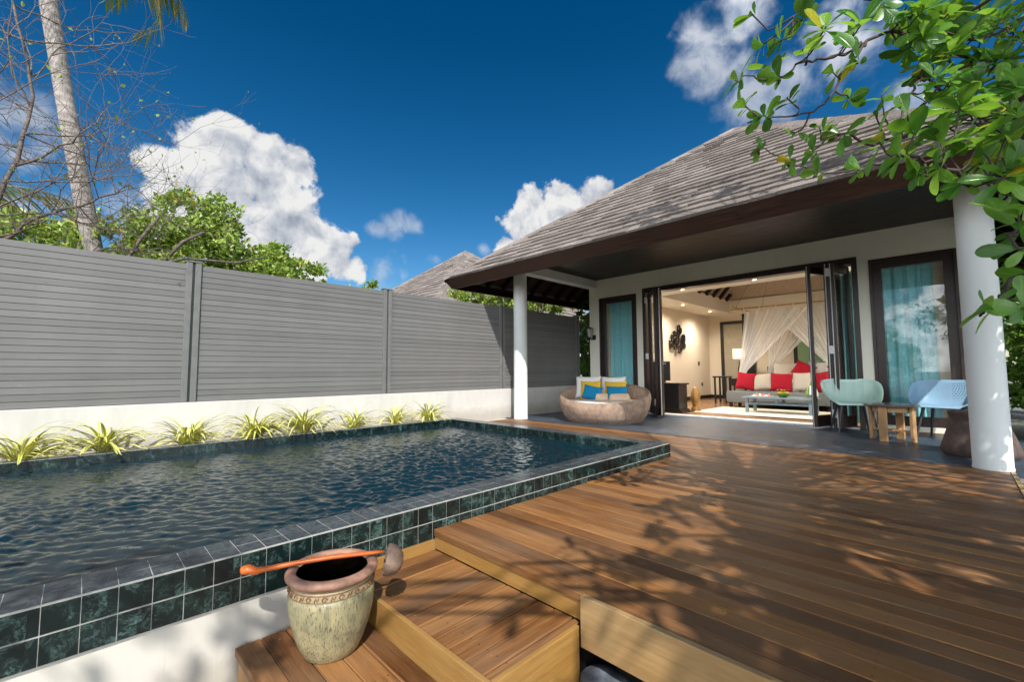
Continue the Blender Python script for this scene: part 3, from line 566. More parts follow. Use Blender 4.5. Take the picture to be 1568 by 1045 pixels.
def hip_roof(parent, ax, ay, apz, half, ez, exp=0.21, seed=1, ext=0.0):
    b = MB()
    for i in range(4): shingle_slope(b, half, ez, apz, ax, ay + (0, ext, 2 * ext, ext)[i], i * math.pi / 2, seed + i, exp, ext=ext if i % 2 else 0.0)
    cs = [(ax - half, ay - half, ez), (ax + half, ay - half, ez), (ax + half, ay + half + 2 * ext, ez), (ax - half, ay + half + 2 * ext, ez)]
    b.add([(c[0], c[1], c[2] - 0.01) for c in cs] + [(ax, ay, apz - 0.012), (ax, ay + 2 * ext + 1e-4, apz - 0.012)], [(0, 1, 4), (1, 2, 5, 4), (2, 3, 5), (3, 0, 4, 5)])
    rf = b.build('roof', M_roof, parent, fixn=False)
    b = MB()
    for i, c in enumerate(cs): hip_caps(b, c, (ax, ay + (2 * ext if i > 1 else 0), apz), seed + 20 + i)
    if ext: hip_caps(b, (ax, ay + 2 * ext, apz), (ax, ay, apz), seed + 30)
    b.build('ridge_cap', M_roof, rf); return rf
villa = empty('villa', (-2.9, 8.4, 0), 'cream pool villa with hipped grey shingle roof and open folding doors', 'house')
EXT = 1.15
rf = hip_roof(villa, APX, APY, APZ, HALF, EZ, ext=EXT)
# battered fascia boards round the eave, overhanging rafters and underside boards
FD, FZ = 0.120, 2.545
for i in range(4):
    c, s_ = math.cos(i * math.pi / 2), math.sin(i * math.pi / 2)
    sh = (0, EXT, 2 * EXT, EXT)[i]; xe = EXT if i % 2 else 0.0
    def T(p): return (APX + p[0] * c - p[1] * s_, APY + sh + p[0] * s_ + p[1] * c, p[2])
    h0, h1 = HALF - 0.004, HALF - FD; k0, k1 = h0 + xe, h1 + xe
    v = [T((-k0, -h0, EZ - 0.006)), T((k0, -h0, EZ - 0.006)), T((k1, -h1, FZ)), T((-k1, -h1, FZ)), T((-k0 + .04, -h0 + .04, EZ - 0.006)), T((k0 - .04, -h0 + .04, EZ - 0.006)), T((k1 - .04, -h1 + .04, FZ)), T((-k1 + .04, -h1 + .04, FZ))]
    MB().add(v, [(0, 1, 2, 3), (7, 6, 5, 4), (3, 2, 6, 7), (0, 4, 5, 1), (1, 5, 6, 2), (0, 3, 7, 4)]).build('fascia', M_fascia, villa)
    q = -HALF - xe + 0.45
    while q < HALF + xe - 0.3:
        b = MB(); run = min(1.9, HALF + xe - abs(q) - 0.02)
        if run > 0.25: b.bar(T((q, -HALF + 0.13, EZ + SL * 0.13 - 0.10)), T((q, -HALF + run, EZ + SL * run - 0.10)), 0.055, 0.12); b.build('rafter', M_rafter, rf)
        q += 0.46
    d = 2.2; v = [T((-HALF - xe + .1, -HALF + .1, EZ + SL * .1 - 0.03)), T((HALF + xe - .1, -HALF + .1, EZ + SL * .1 - 0.03)), T((HALF + xe - d, -HALF + d, EZ + SL * d - 0.03)), T((-HALF - xe + d, -HALF + d, EZ + SL * d - 0.03))]
    MB().add(v, [(0, 1, 2, 3)]).build('roof_boarding', M_under, rf)
# walls: front wall pierced by two windows and the folding doors
V0, V1, WT = 8.45, 8.63, 2.994; WL, WR = -5.97, 0.36
b = MB(); ops = [(-5.70, -4.755, 0.10, 2.559), (-4.605, -0.990, 0.0, 2.640), (-0.853, 0.088, 0.09, 2.559)]
xs = [WL] + [q for o_ in ops for q in o_[:2]] + [WR]
for i in range(0, len(xs), 2): b.box(xs[i], xs[i + 1], V0, V1, -0.1, WT)
for (x0, x1, z0, z1) in ops:
    b.box(x0, x1, V0, V1, z1, WT)
    if z0 > 0: b.box(x0, x1, V0, V1, -0.1, z0)
b.box(WL, WL + 0.18, V1, 14.5, -0.1, WT); b.box(WR - 0.18, WR, V1, 14.5, -0.1, WT)
b.build('wall', M_vwall, villa)
MB().box(WL - 0.01, WL + 0.2, 6.02, V0 - 0.002, 2.815, 2.992, 0.004).build('beam', M_col, villa)
MB().box(WR - 0.23, WR + 0.02, 6.02, V0 - 0.002, 2.815, 2.992, 0.004).build('beam', M_col, villa)
MB().box(WL - 0.01, WR + 0.02, 5.83, 6.018, 2.815, 2.992, 0.004).build('beam', M_col, villa)
b = MB(); y = 6.02
while y < V0:
    b.box(WL + 0.19, WR - 0.22, y, min(y + 0.086, V0), 2.996, 3.02); y += 0.09
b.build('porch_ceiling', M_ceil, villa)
for (cx, cy, zt) in ((-5.82, 5.97, 2.99), (0.19, 5.92, 2.99)):
    MB().lathe([(0.134, 0), (0.134, 0.02), (0.130, 0.025), (0.129, 1.6), (0.126, zt)], (cx, cy, 0), 40).build('column', M_col, villa, smooth=True)
def window(x0, x1, z0, z1, nm='window', fw=0.115):
    b = MB(); yy0, yy1 = V0 + 0.03, V0 + 0.10
    b.box(x0, x0 + fw, yy0, yy1, z0, z1); b.box(x1 - fw, x1, yy0, yy1, z0, z1); b.box(x0 + fw, x1 - fw, yy0 + .002, yy1, z1 - fw, z1); b.box(x0 + fw, x1 - fw, yy0 + .002, yy1, z0, z0 + fw)
    for s, xa in ((1, x0 - 0.0), (-1, x1)): b.box(min(xa, xa + s * 0.035), max(xa, xa + s * 0.035), V0 - 0.012, yy0 - 0.001, z0, z1)
    b.box(x0 + 0.036, x1 - 0.036, V0 - 0.012, yy0 - 0.001, z1 - 0.035, z1)
    f = b.build(nm, M_frame, villa, bevel=0.003)
    MB().box(x0 + fw - 0.01, x1 - fw + 0.01, V0 + 0.06, V0 + 0.066, z0 + fw - 0.01, z1 - fw + 0.01).build('pane', M_glass, f)
window(*ops[0], fw=0.13); window(*ops[2], fw=0.14)
# folding door frame and leaves
x0, x1, _, z1 = ops[1]
b = MB(); b.box(x0, x0 + 0.07, V0 - 0.02, V1 + 0.01, 0.0, z1); b.box(x1 - 0.07, x1, V0 - 0.02, V1 + 0.01, 0.0, z1); b.box(x0 + .0705, x1 - .0705, V0 - 0.02, V1 + 0.01, z1 - 0.10, z1)
b.build('door_frame', M_frame, villa, bevel=0.004)
MB().box(x0 + 0.07, x1 - 0.07, V0 - 0.06, V1, -0.01, 0.026).build('threshold', M_alu, villa)
def door_leaf(a, c, zt, handle=None, strip=None, parent=villa):
    """a glazed leaf standing between plan points a and c (a = the free edge)"""
    a = Vector((*a, 0)); c = Vector((*c, 0)); d = (c - a); L = d.length; d.normalize(); n = Vector((-d.y, d.x, 0)); st = 0.06; th = 0.055; z0 = 0.03
    b = MB()
    for s in (st / 2, L - st / 2): b.bar(a + d * s + Vector((0, 0, z0)), a + d * s + Vector((0, 0, zt)), th, st)
    b2 = MB()
    def rail(za, zb): b.add(*[(lambda q: (q.v, q.f))(MB().bar(a + d * st + Vector((0, 0, (za + zb) / 2)), a + d * (L - st) + Vector((0, 0, (za + zb) / 2)), th - 0.004, zb - za))][0])
    rail(z0, z0 + 0.17); rail(zt - 0.11, zt)
    o = b.build('door', M_frame, parent)
    MB().bar(a + d * (st - .01) + Vector((0, 0, (zt + .14) / 2)), a + d * (L - st + .01) + Vector((0, 0, (zt + .14) / 2)), 0.006, zt - 0.26).build('pane', M_glass, o)
    if strip:
        MB().bar(a - d * 0.004 + Vector((0, 0, z0 + .01)), a - d * 0.004 + Vector((0, 0, zt - .01)), th * 0.9, 0.008).build('edge_strip', M_alu, o)
    if handle:
        hb = MB(); hp = a + d * 0.045 + Vector((0, 0, 1.03))
        for s in (1, -1):
            q = hp + n * s * (th / 2); hb.bar(q + n * s * .002 + Vector((0, 0, -.09)), q + n * s * .002 + Vector((0, 0, .07)), 0.03, 0.006) if False else None
            hb.tube([q, q + n * s * 0.045, q + n * s * 0.05 + d * 0.02, q + n * s * 0.05 + d * 0.12], 0.009, 8)
            hb.obox(q + n * s * 0.003, 0.03, 0.008, 0.17, math.atan2(d.y, d.x))
        hb.build('handle', M_chrome, o, smooth=True)
    return o
door_leaf((-3.99, 7.97), (-4.22, 8.46), 2.52, handle=True, strip=True)
door_leaf((-4.06, 7.96), (-4.48, 8.50), 2.52)
door_leaf((-1.56, 8.02), (-1.345, 8.61), 2.52, handle=True, strip=True)
door_leaf((-1.325, 8.03), (-1.255, 8.61), 2.52, strip=True)
door_leaf((-1.262, 8.03), (-1.13, 8.60), 2.52, strip=True)
for (hx, hy) in ((-1.293, 8.008), (-4.515, 8.42)):
    for z in (0.25, 1.2, 2.38): MB().box(hx - .028, hx + .028, hy - .012, hy + .012, z - .06, z + .06, .003).build('hinge', M_alu, villa)
# interior shell
b = MB(); IX0, IX1, IY0, IY1, IZ = -5.55, -0.16, V1 + 0.001, 14.4, 2.62
b.box(IX0 - 0.2, IX0, IY0, IY1 + 0.2, 0.02, 3.3); b.box(IX0 + .001, IX1 + .2, IY1, IY1 + 0.2, 0.02, 3.3); b.box(IX1, IX1 + 0.15, IY0, IY1, 0.02, 3.3)
b.box(IX0 + .001, -4.604, IY0, IY0 + 0.01, 0.02, 3.2) if False else None
b.build('interior_wall', M_iwall, villa)
b = MB(); SX0, SX1, SY0, SY1 = -4.72, -0.9, 9.45, 13.9          # flat ceiling ring with a raised vault inside
b.box(IX0, SX0, IY0, IY1, IZ, IZ + 0.06); b.box(SX1, IX1, IY0, IY1, IZ, IZ + 0.06); b.box(SX0, SX1, IY0, SY0, IZ, IZ + 0.06); b.box(SX0, SX1, SY1, IY1, IZ, IZ + 0.06)
b.box(SX0 - 0.06, SX0 + 0.001, SY0 - .06, SY1 + .06, IZ - 0.001, 3.0); b.box(SX1 - 0.001, SX1 + 0.06, SY0 - .06, SY1 + .06, IZ - 0.001, 3.0); b.box(SX0 + .002, SX1 - .002, SY1 - 0.001, SY1 + 0.06, IZ - .002, 3.0); b.box(SX0 + .002, SX1 - .002, SY0 - 0.06, SY0 + .001, IZ - .002, 3.0)
b.build('interior_ceiling', M_iceil, villa)
mxx, myy = (SX0 + SX1) / 2, (SY0 + SY1) / 2
v = [(SX0 - .06, SY0 - .06, 3.0), (SX1 + .06, SY0 - .06, 3.0), (SX1 + .06, SY1 + .06, 3.0), (SX0 - .06, SY1 + .06, 3.0), (SX0 + 1.3, myy, 4.6), (SX1 - 1.0, myy, 4.6)]
M_vault = simple('brown_woven_vault', (0.34, 0.26, 0.19), 0.8, 0.2, 20)
vt = MB().add(v, [(0, 1, 5, 4), (1, 2, 5), (2, 3, 4, 5), (3, 0, 4)]).build('vault', M_vault, villa)
for k in range(9):
    q = SY0 + 0.2 + k * 0.5; t_ = min(q - SY0, SY1 - q) / (myy - SY0); MB().bar((SX0, q, 2.97), (SX0 + 1.3 * t_, q, 2.97 + 1.6 * t_), 0.09, 0.08).build('rafter', M_rafter, vt)
MB().box(IX0 + .001, IX0 + 0.02, IY0, IY1 - .001, 0.02, 0.13).box(IX0 + .02, IX1, IY1 - 0.02, IY1 - .001, 0.02, 0.13).build('skirting', M_black_wood, villa)
# rear opening: dark framed doorway, and a garden window behind the bed
M_pane_dark = simple('beige_inner_panel', (0.36, 0.31, 0.22), 0.6, 0.1)
b = MB(); b.box(-5.17, -5.08, IY1 - 0.06, IY1 - .002, 0.02, 2.42); b.box(-4.52, -4.20, IY1 - 0.06, IY1 - .002, 0.02, 2.75); b.box(-5.08, -4.52, IY1 - 0.06, IY1 - .002, 2.33, 2.42)
o = b.build('door_frame', M_black_wood, villa); MB().box(-5.08, -4.52, IY1 - 0.03, IY1 - .004, 0.02, 2.33).build('pane', M_pane_dark, o)
M_gardenwin = emis('glowing_back_pane', (0.10, 0.14, 0.06), 0.5)  # panes emit a dim green glow in place of daylight behind them
b = MB(); b.box(-3.2, -1.6, IY1 - 0.05, IY1 - .002, 0.9, 2.0); o = b.build('window', M_black_wood, villa)
MB().box(-3.1, -2.42, IY1 - 0.06, IY1 - .051, 0.98, 1.92).box(-2.15, -1.7, IY1 - 0.06, IY1 - .051, 0.98, 1.92).build('pane', M_gardenwin, o); MB().box(-2.41, -2.16, IY1 - 0.065, IY1 - .051, 0.9, 2.0).build('mullion', M_iceil, o)
# downlights in the flat ceiling; front row and right pair are added fill
M_dl = emis('downlight_and_fill_lens', (1.0, 0.82, 0.6), 5)
def lamp_light(name, typ, loc, e, c, size=0.1, parent=None):
    l = bpy.data.lights.new(name, typ); l.energy = e; l.color = c
    if typ in ('POINT', 'SPOT'): l.shadow_soft_size = size
    if typ == 'SPOT': l.spot_size = math.radians(165); l.spot_blend = 1.0
    o = bpy.data.objects.new(name, l); COL.objects.link(o); o.location = loc
    if parent: o.parent = parent; o.location = Vector(loc) - root_off(parent)
    return o
for (x, y) in ((-4.95, 9.4), (-4.95, 11.2), (-4.95, 13.0), (-4.0, 9.05), (-2.6, 9.05), (-1.3, 9.05), (-0.5, 10.8), (-0.5, 12.6)):
    d = MB().lathe([(0.0, 0), (0.03, 0)], (x, y, IZ - 0.006), 16).build('downlight_and_fill', M_dl, villa)
    lamp_light('downlight_and_fill_lamp', 'SPOT', (x, y, IZ - 0.03), 165, (1.0, 0.91, 0.80), 0.12)

# wall lanterns
M_frost = simple('frosted_lantern_glass', (0.42, 0.42, 0.40), 0.3, 0.1)
def lantern(cx, label):
    r = empty('wall_lantern', (cx, V0, 1.85), label, 'lamp', 'lanterns on the villa front wall'); y = V0 - 0.13
    MB().lathe([(0.0, 0.13), (0.03, 0.125), (0.085, 0.095), (0.088, 0.085), (0.0, 0.084)], (cx - .02, y, 1.78), 20).build('cap', M_black, r, smooth=True)
    MB().lathe([(0.04, -0.11), (0.072, 0.083)], (cx - .02, y, 1.78), 8).build('shade', M_frost, r)
    b = MB(); b.lathe([(0.0, -0.14), (0.03, -0.125), (0.045, -0.11), (0.0, -0.109)], (cx - .02, y, 1.78), 16)
    for k in range(4):
        a = math.pi / 4 + k * math.pi / 2; b.tube([(cx - .02 + .042 * math.cos(a), y + .042 * math.sin(a), 1.67), (cx - .02 + .074 * math.cos(a), y + .074 * math.sin(a), 1.864)], 0.004, 5)
    b.tube([(cx - .02, y, 1.64), (cx, y + .04, 1.62), (cx + .02, V0 - .02, 1.66)], 0.012, 8); b.lathe([(0.05, -0.01), (0.05, 0.01), (0.03, .02)], (0, 0, 0), 16) if False else None
    b.build('bracket', M_black, r, smooth=True); MB().obox((cx + .02, V0 - .012, 1.67), 0.09, 0.022, 0.11, bev=.01).build('wall_plate', M_black, r)
lantern(-5.86, 'small black wall lantern left of the narrow curtained window'); lantern(0.225, 'small black wall lantern half hidden behind the right column')

# curtains behind the windows
def curtain(x0, x1, z0, z1, y, label, amp=0.035, n=9, seed=0):
    rg = random.Random(seed); ph = [rg.uniform(0, 6) for _ in range(4)]
    def f(u, v):
        x = x0 + (x1 - x0) * u; q = n * 6.283 * (u + 0.03 * math.sin(u * 11 + ph[0])) ; a = amp * (0.55 + 0.45 * v) * (0.7 + 0.3 * math.sin(u * 7 + ph[1]))
        return (x + 0.012 * math.sin(q * 0.5 + v * 2), y + a * math.sin(q + 0.5 * math.sin(v * 3 + ph[2])) + 0.3 * a * math.sin(2.3 * q + ph[3]), z1 + (z0 - z1) * v)
    return tag(MB().grid(f, 140, 14).build('curtain', M_curtain, smooth='all'), label, 'curtain', 'teal curtains')
curtain(-5.58, -4.78, 0.06, 2.52, 8.66, 'teal curtain behind the narrow window by the round daybed', n=8, seed=1)
curtain(-0.86, 0.02, 0.06, 2.52, 8.68, 'teal curtain behind the wide window at the blue chair', n=8, seed=2)
curtain(-1.30, -1.02, 0.06, 2.5, 8.82, 'gathered teal curtain beside the folded door leaves', n=4, amp=0.05, seed=3)
# ------------------------------------------------------------------ neighbour villa beyond the fence
nv = empty('neighbour_villa', (-13.9, 11.1, 0), 'neighbouring villa with brown hipped shingle roof showing above the fence', 'house')
hip_roof(nv, -13.95, 11.1, 5.85, HALF, EZ, 0.25, 60)
MB().box(-16.9, -10.9, 8.2, 14.2, -0.4, 3.1).build('wall', M_vwall, nv)

# ------------------------------------------------------------------ soft furnishings
def pillow(name, c, w_, h_, th, rz, tilt, m, label, cat='cushion', group=None, roll=0.0, parent=None, seed=0):
    """soft square pillow; stands on its lower edge at c, leaning back by tilt, turned by rz, rolled in its own plane"""
    rg = random.Random(seed); n = 15; ph = rg.uniform(0, 6)
    def face(sgn):
        def f(u, v):
            a, b_ = u * 2 - 1, v * 2 - 1
            pin = 1 - 0.10 * (1 - abs(a) ** 2) * abs(b_) ** 3; pin2 = 1 - 0.10 * (1 - abs(b_) ** 2) * abs(a) ** 3
            x = a * w_ / 2 * pin2; z = b_ * h_ / 2 * pin
            t = max(0.0, (1 - abs(a) ** 2.6) * (1 - abs(b_) ** 2.6)) ** 0.55
            wr = 0.06 * math.sin(a * 5 + ph + b_ * 3) * t
            return (x, sgn * th / 2 * t * (1 + wr), z)
        return f
    t = MB(); t.grid(face(1), n, n); t.grid(face(-1), n, n)
    M = Matrix.Translation(c) @ Matrix.Rotation(rz, 4, 'Z') @ Matrix.Rotation(tilt, 4, 'X') @ Matrix.Translation((0, 0, h_ / 2 * (abs(math.cos(roll)) + abs(math.sin(roll)) * .9))) @ Matrix.Rotation(roll, 4, 'Y')
    t.v = [(M @ Vector(p))[:] for p in t.v]
    o = t.build(name, m, parent, smooth='all')
    b = bmesh.new(); b.from_mesh(o.data); bmesh.ops.remove_doubles(b, verts=b.verts[:], dist=1e-5); bmesh.ops.recalc_face_normals(b, faces=b.faces[:]); b.to_mesh(o.data); b.free()
    return tag(o, label, cat, group)

# round woven daybed
DX, DY = -4.55, 6.86
def wicker_mat():
    m, t, b, o = new_mat('woven_wicker'); P = obj(t); uv = t.n('ShaderNodeTexCoord').outputs['UV']; sx = t.n('ShaderNodeSeparateXYZ'); t.l.new(uv, sx.inputs[0])
    wv = t.math('MULTIPLY', t.math('SINE', t.math('MULTIPLY', sx.outputs[0], 6.283 * 110)), t.math('SINE', t.math('MULTIPLY', sx.outputs[1], 6.283 * 26)))
    n = t.noise(P, 12, 4, 0.6)
    c = t.ramp(t.math('ADD', t.math('MULTIPLY', wv, 0.28), t.math('MULTIPLY', n, 0.95)), [(0.2, (0.26, 0.17, 0.12)), (0.6, (0.54, 0.39, 0.29)), (0.8, (0.62, 0.46, 0.35))])
    t.l.new(c, b.inputs['Base Color']); b.inputs['Roughness'].default_value = 0.6; bump(t, b, wv, 0.8, 0.01); return m
M_wicker = wicker_mat()
day = empty('daybed', (DX, DY, 0), 'round beige wicker daybed with low front rim before the narrow window', 'daybed')
def rimh(a):     # rim lowest toward the front right, highest at the back left
    return 0.50 + 0.15 * math.cos(a - math.radians(118))
def dayshell(u, v):
    a = u * 2 * math.pi; H = rimh(a)
    # outside bottom -> outside top -> rolled rim -> inside down
    K = [(0.66, 0.0), (0.74, 0.10), (0.80, 0.24), (0.822, 0.36), (0.812, None), (0.80, 'r'), (0.782, 'r2'), (0.768, 'i'), (0.72, 0.27)]
    q = v * (len(K) - 1); i = min(int(q), len(K) - 2); f = q - i
    def pt(k):
        r, z = K[k]
        if z is None: z = H - 0.02
        elif z == 'r': z = H + 0.008
        elif z == 'r2': z = H + 0.004
        elif z == 'i': z = H - 0.03
        elif k in (1, 2, 3): z = z / 0.36 * (H - 0.06) * 0.92
        return r, z
    r0, z0 = pt(i); r1, z1 = pt(i + 1); r, z = r0 + (r1 - r0) * f, z0 + (z1 - z0) * f
    return (DX + r * math.cos(a), DY + r * math.sin(a), z)
b = MB(); nu, nv_ = 72, 25; b.grid(dayshell, nu, nv_, True); b.uv = [(i / nu, j / (nv_ - 1)) for j in range(nv_) for i in range(nu)]
b.build('shell', M_wicker, day, smooth='all')
MB().lathe([(0.0, 0.20), (0.69, 0.20), (0.715, 0.25), (0.71, 0.325), (0.66, 0.355), (0.4, 0.365), (0.0, 0.368)], (DX, DY, 0), 48).build('mattress', M_white, day, smooth='all')
dz = 0.36; fr = math.radians(-14)
pillow('cushion', (DX - 0.48, DY + 0.14, dz), 0.50, 0.46, 0.15, 0.42, -0.30, M_white, 'white cushion farthest left in the round daybed', group='daybed cushions', seed=1)
pillow('cushion', (DX - 0.12, DY + 0.46, dz), 0.50, 0.45, 0.15, 0.42, -0.30, M_white, 'white cushion behind the level yellow and blue pair on the daybed', group='daybed cushions', seed=2)
pillow('cushion', (DX - 0.33, DY + 0.02, dz), 0.40, 0.37, 0.12, 0.42, -0.34, M_yellow, 'yellow cushion behind the slanted dark blue one on the daybed', group='daybed cushions', seed=3)
pillow('cushion', (DX + 0.02, DY + 0.33, dz), 0.42, 0.36, 0.12, 0.42, -0.34, M_yellow, 'yellow cushion behind the level blue one on the daybed', group='daybed cushions', seed=4)
pillow('cushion', (DX - 0.22, DY - 0.08, dz - 0.02), 0.36, 0.28, 0.11, 0.50, -0.40, M_blue, 'dark blue cushion slipped over to one side on the daybed', group='daybed cushions', roll=0.22, seed=5)
pillow('cushion', (DX + 0.12, DY + 0.22, dz - 0.01), 0.40, 0.28, 0.11, 0.42, -0.36, M_blue, 'bright blue cushion standing level behind the rolled towels', group='daybed cushions', seed=6)
def towel(c, L, r, rz, label):
    d = Vector((math.cos(rz), math.sin(rz), 0)); s = Vector((-d.y, d.x, 0)); c = Vector(c)
    def f(u, v):
        a = u * 2 * math.pi; e = abs(v - 0.5) * 2; rr = r * (1 - 0.55 * max(0, e - 0.86) / 0.14) * (1 + 0.03 * math.sin(3 * a + v * 5))
        return (c + d * (v - 0.5) * L + s * rr * math.cos(a) + Vector((0, 0, rr + rr * math.sin(a) * 0.95)))[:]
    b = MB().grid(f, 24, 20, True); n = 24
    b.f.append(tuple(range(n))); b.f.append(tuple(19 * n + k for k in range(n)))
    return tag(b.build('rolled_towel', M_towel, smooth='all'), label, 'towel', 'rolled towels on the daybed')
towel((DX + 0.12, DY - 0.26, dz), 0.22, 0.072, 0.45, 'apricot rolled towel lying end on, at the blue cushions')
towel((DX + 0.38, DY - 0.10, dz), 0.36, 0.070, 0.45, 'longer apricot rolled towel on the white mattress of the daybed')

# ------------------------------------------------------------------ porch chairs, table, urn
def shell_mat(name, c):
    m, t, b, o = new_mat(name); uv = t.n('ShaderNodeTexCoord').outputs['UV']; sx = t.n('ShaderNodeSeparateXYZ'); t.l.new(uv, sx.inputs[0])
    U = t.math('MULTIPLY', sx.outputs[0], 30.0); Vv = t.math('MULTIPLY', sx.outputs[1], 34.0)
    U2 = t.math('ADD', U, t.math('MULTIPLY', t.math('MODULO', t.math('FLOOR', Vv), 2.0), 0.5))
    du = t.math('SUBTRACT', t.math('FRACT', U2), 0.5); dv = t.math('SUBTRACT', t.math('FRACT', Vv), 0.5)
    r = t.math('SQRT', t.math('ADD', t.math('MULTIPLY', du, du), t.math('MULTIPLY', dv, dv)))
    hole = t.math('LESS_THAN', r, 0.27)
    ed = t.math('MINIMUM', t.math('MINIMUM', sx.outputs[0], t.math('SUBTRACT', 1.0, sx.outputs[0])), t.math('MINIMUM', t.math('SUBTRACT', sx.outputs[1], 0.05), t.math('SUBTRACT', 1.0, sx.outputs[1])))
    hole = t.math('MULTIPLY', hole, t.math('GREATER_THAN', ed, 0.06))
    b.inputs['Base Color'].default_value = (*c, 1); b.inputs['Roughness'].default_value = 0.42
    tr = t.n('ShaderNodeBsdfTransparent'); mx = t.n('ShaderNodeMixShader'); t.l.new(hole, mx.inputs[0]); t.l.new(b.outputs[0], mx.inputs[1]); t.l.new(tr.outputs[0], mx.inputs[2]); t.l.new(mx.outputs[0], o.inputs[0]); return m
M_mint = shell_mat('mint_plastic', (0.50, 0.70, 0.63)); M_bluep = shell_mat('soft_blue_plastic', (0.24, 0.40, 0.55))
def lerp_curve(K, v):
    q = v * (len(K) - 1); i = min(int(q), len(K) - 2); f = q - i
    p0, p1, p2, p3 = [np.array(K[max(0, min(len(K) - 1, i + d))], float) for d in (-1, 0, 1, 2)]
    return 0.5 * ((2 * p1) + (-p0 + p2) * f + (2 * p0 - 5 * p1 + 4 * p2 - p3) * f * f + (-p0 + 3 * p1 - 3 * p2 + p3) * f ** 3)
def make_chair(loc, rz, m, label):
    r = empty('armchair', (0, 0, 0), label, 'chair', 'plastic armchairs on the porch')
    sp = [(0, -.235, .405), (0, -.20, .435), (0, -.05, .425), (0, .10, .425), (0, .19, .49), (0, .235, .62), (0, .26, .755)]
    ed = [(.20, -.23, .405), (.275, -.20, .475), (.325, -.10, .575), (.345, .01, .665), (.34, .10, .715), (.29, .19, .75), (.15, .25, .768)]
    def f(u, v):
        a = u * 2 - 1; s = lerp_curve(sp, v); e = lerp_curve(ed, v); k = abs(a)
        kz = k ** 2.6; ky = k ** 2.0; kx = math.sin(k * math.pi / 2) ** 0.95
        return (math.copysign(e[0] * kx, a), s[1] + (e[1] - s[1]) * ky, s[2] + (e[2] - s[2]) * kz)
    b = MB().grid(f, 41, 37); b.uv = [(i / 40, j / 36) for j in range(37) for i in range(41)]
    b.build('seat_shell', m, r, smooth='all', solid=0.010)
    for sx in (-1, 1):
        for (y0, y1) in ((-.16, -.235), (.13, .24)):
            MB().tube([(sx * .15, y0, .425), (sx * .19, (y0 * .5 + y1 * .5), .22), (sx * .225, y1, 0.0)], [.019, .016, .012], 10).build('leg', M_charcoal, r, smooth=True)
    MB().box(-.16, .16, -.17, .14, .402, .416, .004).build('seat_frame', M_charcoal, r)
    r.location = loc; r.rotation_euler = (0, 0, rz); return r
make_chair((-1.06, 7.86, 0.001), math.radians(20), M_mint, 'mint green perforated plastic armchair by the folding doors')
make_chair((-0.13, 8.02, 0.001), math.radians(-16), M_bluep, 'blue perforated plastic armchair beside the right column')
tb_ = empty('side_table', (-0.61, 7.40, 0), 'small round wooden side table with dark top between two armchairs', 'table')
M_ttop = simple('dark_stone_top', (0.10, 0.085, 0.075), 0.25, 0.3, 12)
MB().lathe([(0, .435), (.272, .435), (.28, .440), (.28, .456), (.274, .462), (0, .463)], (-0.61, 7.40, 0), 40).build('tabletop', M_ttop, tb_, smooth=True)
a0 = math.radians(-18); b = MB()
for k in range(4):
    a = a0 + k * math.pi / 2; p = Vector((-0.61 + .215 * math.cos(a), 7.40 + .215 * math.sin(a), 0)); MB().obox(p + Vector((0, 0, .2175)), .035, .085, .432, a, bev=.004).build('leg', M_teak, tb_)
for k in range(2):
    a = a0 + k * math.pi / 2; d = Vector((math.cos(a), math.sin(a), 0)); c = Vector((-0.61, 7.40, 0))
    if k == 0: MB().bar(c - d * .196 + Vector((0, 0, .13)), c + d * .196 + Vector((0, 0, .13)), .045, .022).build('stretcher', M_teak, tb_)
    else:
        b = MB()
        for s in (-1, 1): b.bar(c + d * s * .0235 + Vector((0, 0, .13)), c + d * s * .196 + Vector((0, 0, .13)), .045, .021)
        b.bar(c + Vector((0, 0, .142)) - d * .05, c + Vector((0, 0, .142)) + d * .05, .045, .0015); b.build('stretcher', M_teak, tb_)
b = MB(); b.lathe([(.165, .365), (.19, .365), (.19, .434), (.165, .434)], (-0.61, 7.40, 0), 32); b.build('apron', M_teak, tb_, smooth=True)
urn = tag(MB().lathe([(.0, 0), (.27, 0), (.298, .03), (.30, .07), (.285, .12), (.245, .25), (.212, .35), (.208, .365), (.222, .41), (.232, .445), (.222, .455), (0, .455)], (0.135, 6.72, 0.001), 40).build('clay_urn', M_urn, smooth=True), 'brown clay stand with flared foot beside the right column', 'urn')

# ------------------------------------------------------------------ glazed pot with ladle
def glaze_mat():
    m, t, b, o = new_mat('speckled_green_glaze'); P = obj(t); sx = t.n('ShaderNodeSeparateXYZ'); t.l.new(P, sx.inputs[0])
    n = t.noise(scalev(t, P, (1, 1, 0.25)), 190, 3, 0.6); sp = t.mapr(n, 0.54, 0.63, 0, 1); big = t.noise(P, 9, 5, 0.6); dr = t.noise(scalev(t, P, (1, 1, 0.12)), 42, 4, 0.6)
    c = t.ramp(t.math('ADD', t.math('MULTIPLY', big, 0.6), t.math('MULTIPLY', dr, 0.4)), [(0.34, (0.14, 0.145, 0.095)), (0.5, (0.29, 0.265, 0.15)), (0.66, (0.43, 0.375, 0.215))])
    c = t.mix(t.math('MULTIPLY', sp, 0.75), c, (0.07, 0.05, 0.05)); sp2 = t.mapr(t.noise(scalev(t, P, (1, 1, .3)), 30, 3, 0.6), 0.70, 0.78, 0, 0.5); c = t.mix(sp2, c, (0.16, 0.07, 0.05))
    t.l.new(c, b.inputs['Base Color']); b.inputs['Roughness'].default_value = 0.38; bump(t, b, t.math('ADD', n, dr), 0.25, 0.003); return m
M_glaze = glaze_mat()
M_rim = simple('pinkish_clay_rim', (0.30, 0.165, 0.115), 0.6, 0.35, 14, bmp=0.4, bscale=50); M_inner = simple('dark_clay_inside', (0.22, 0.12, 0.10), 0.7, 0.35, 14)
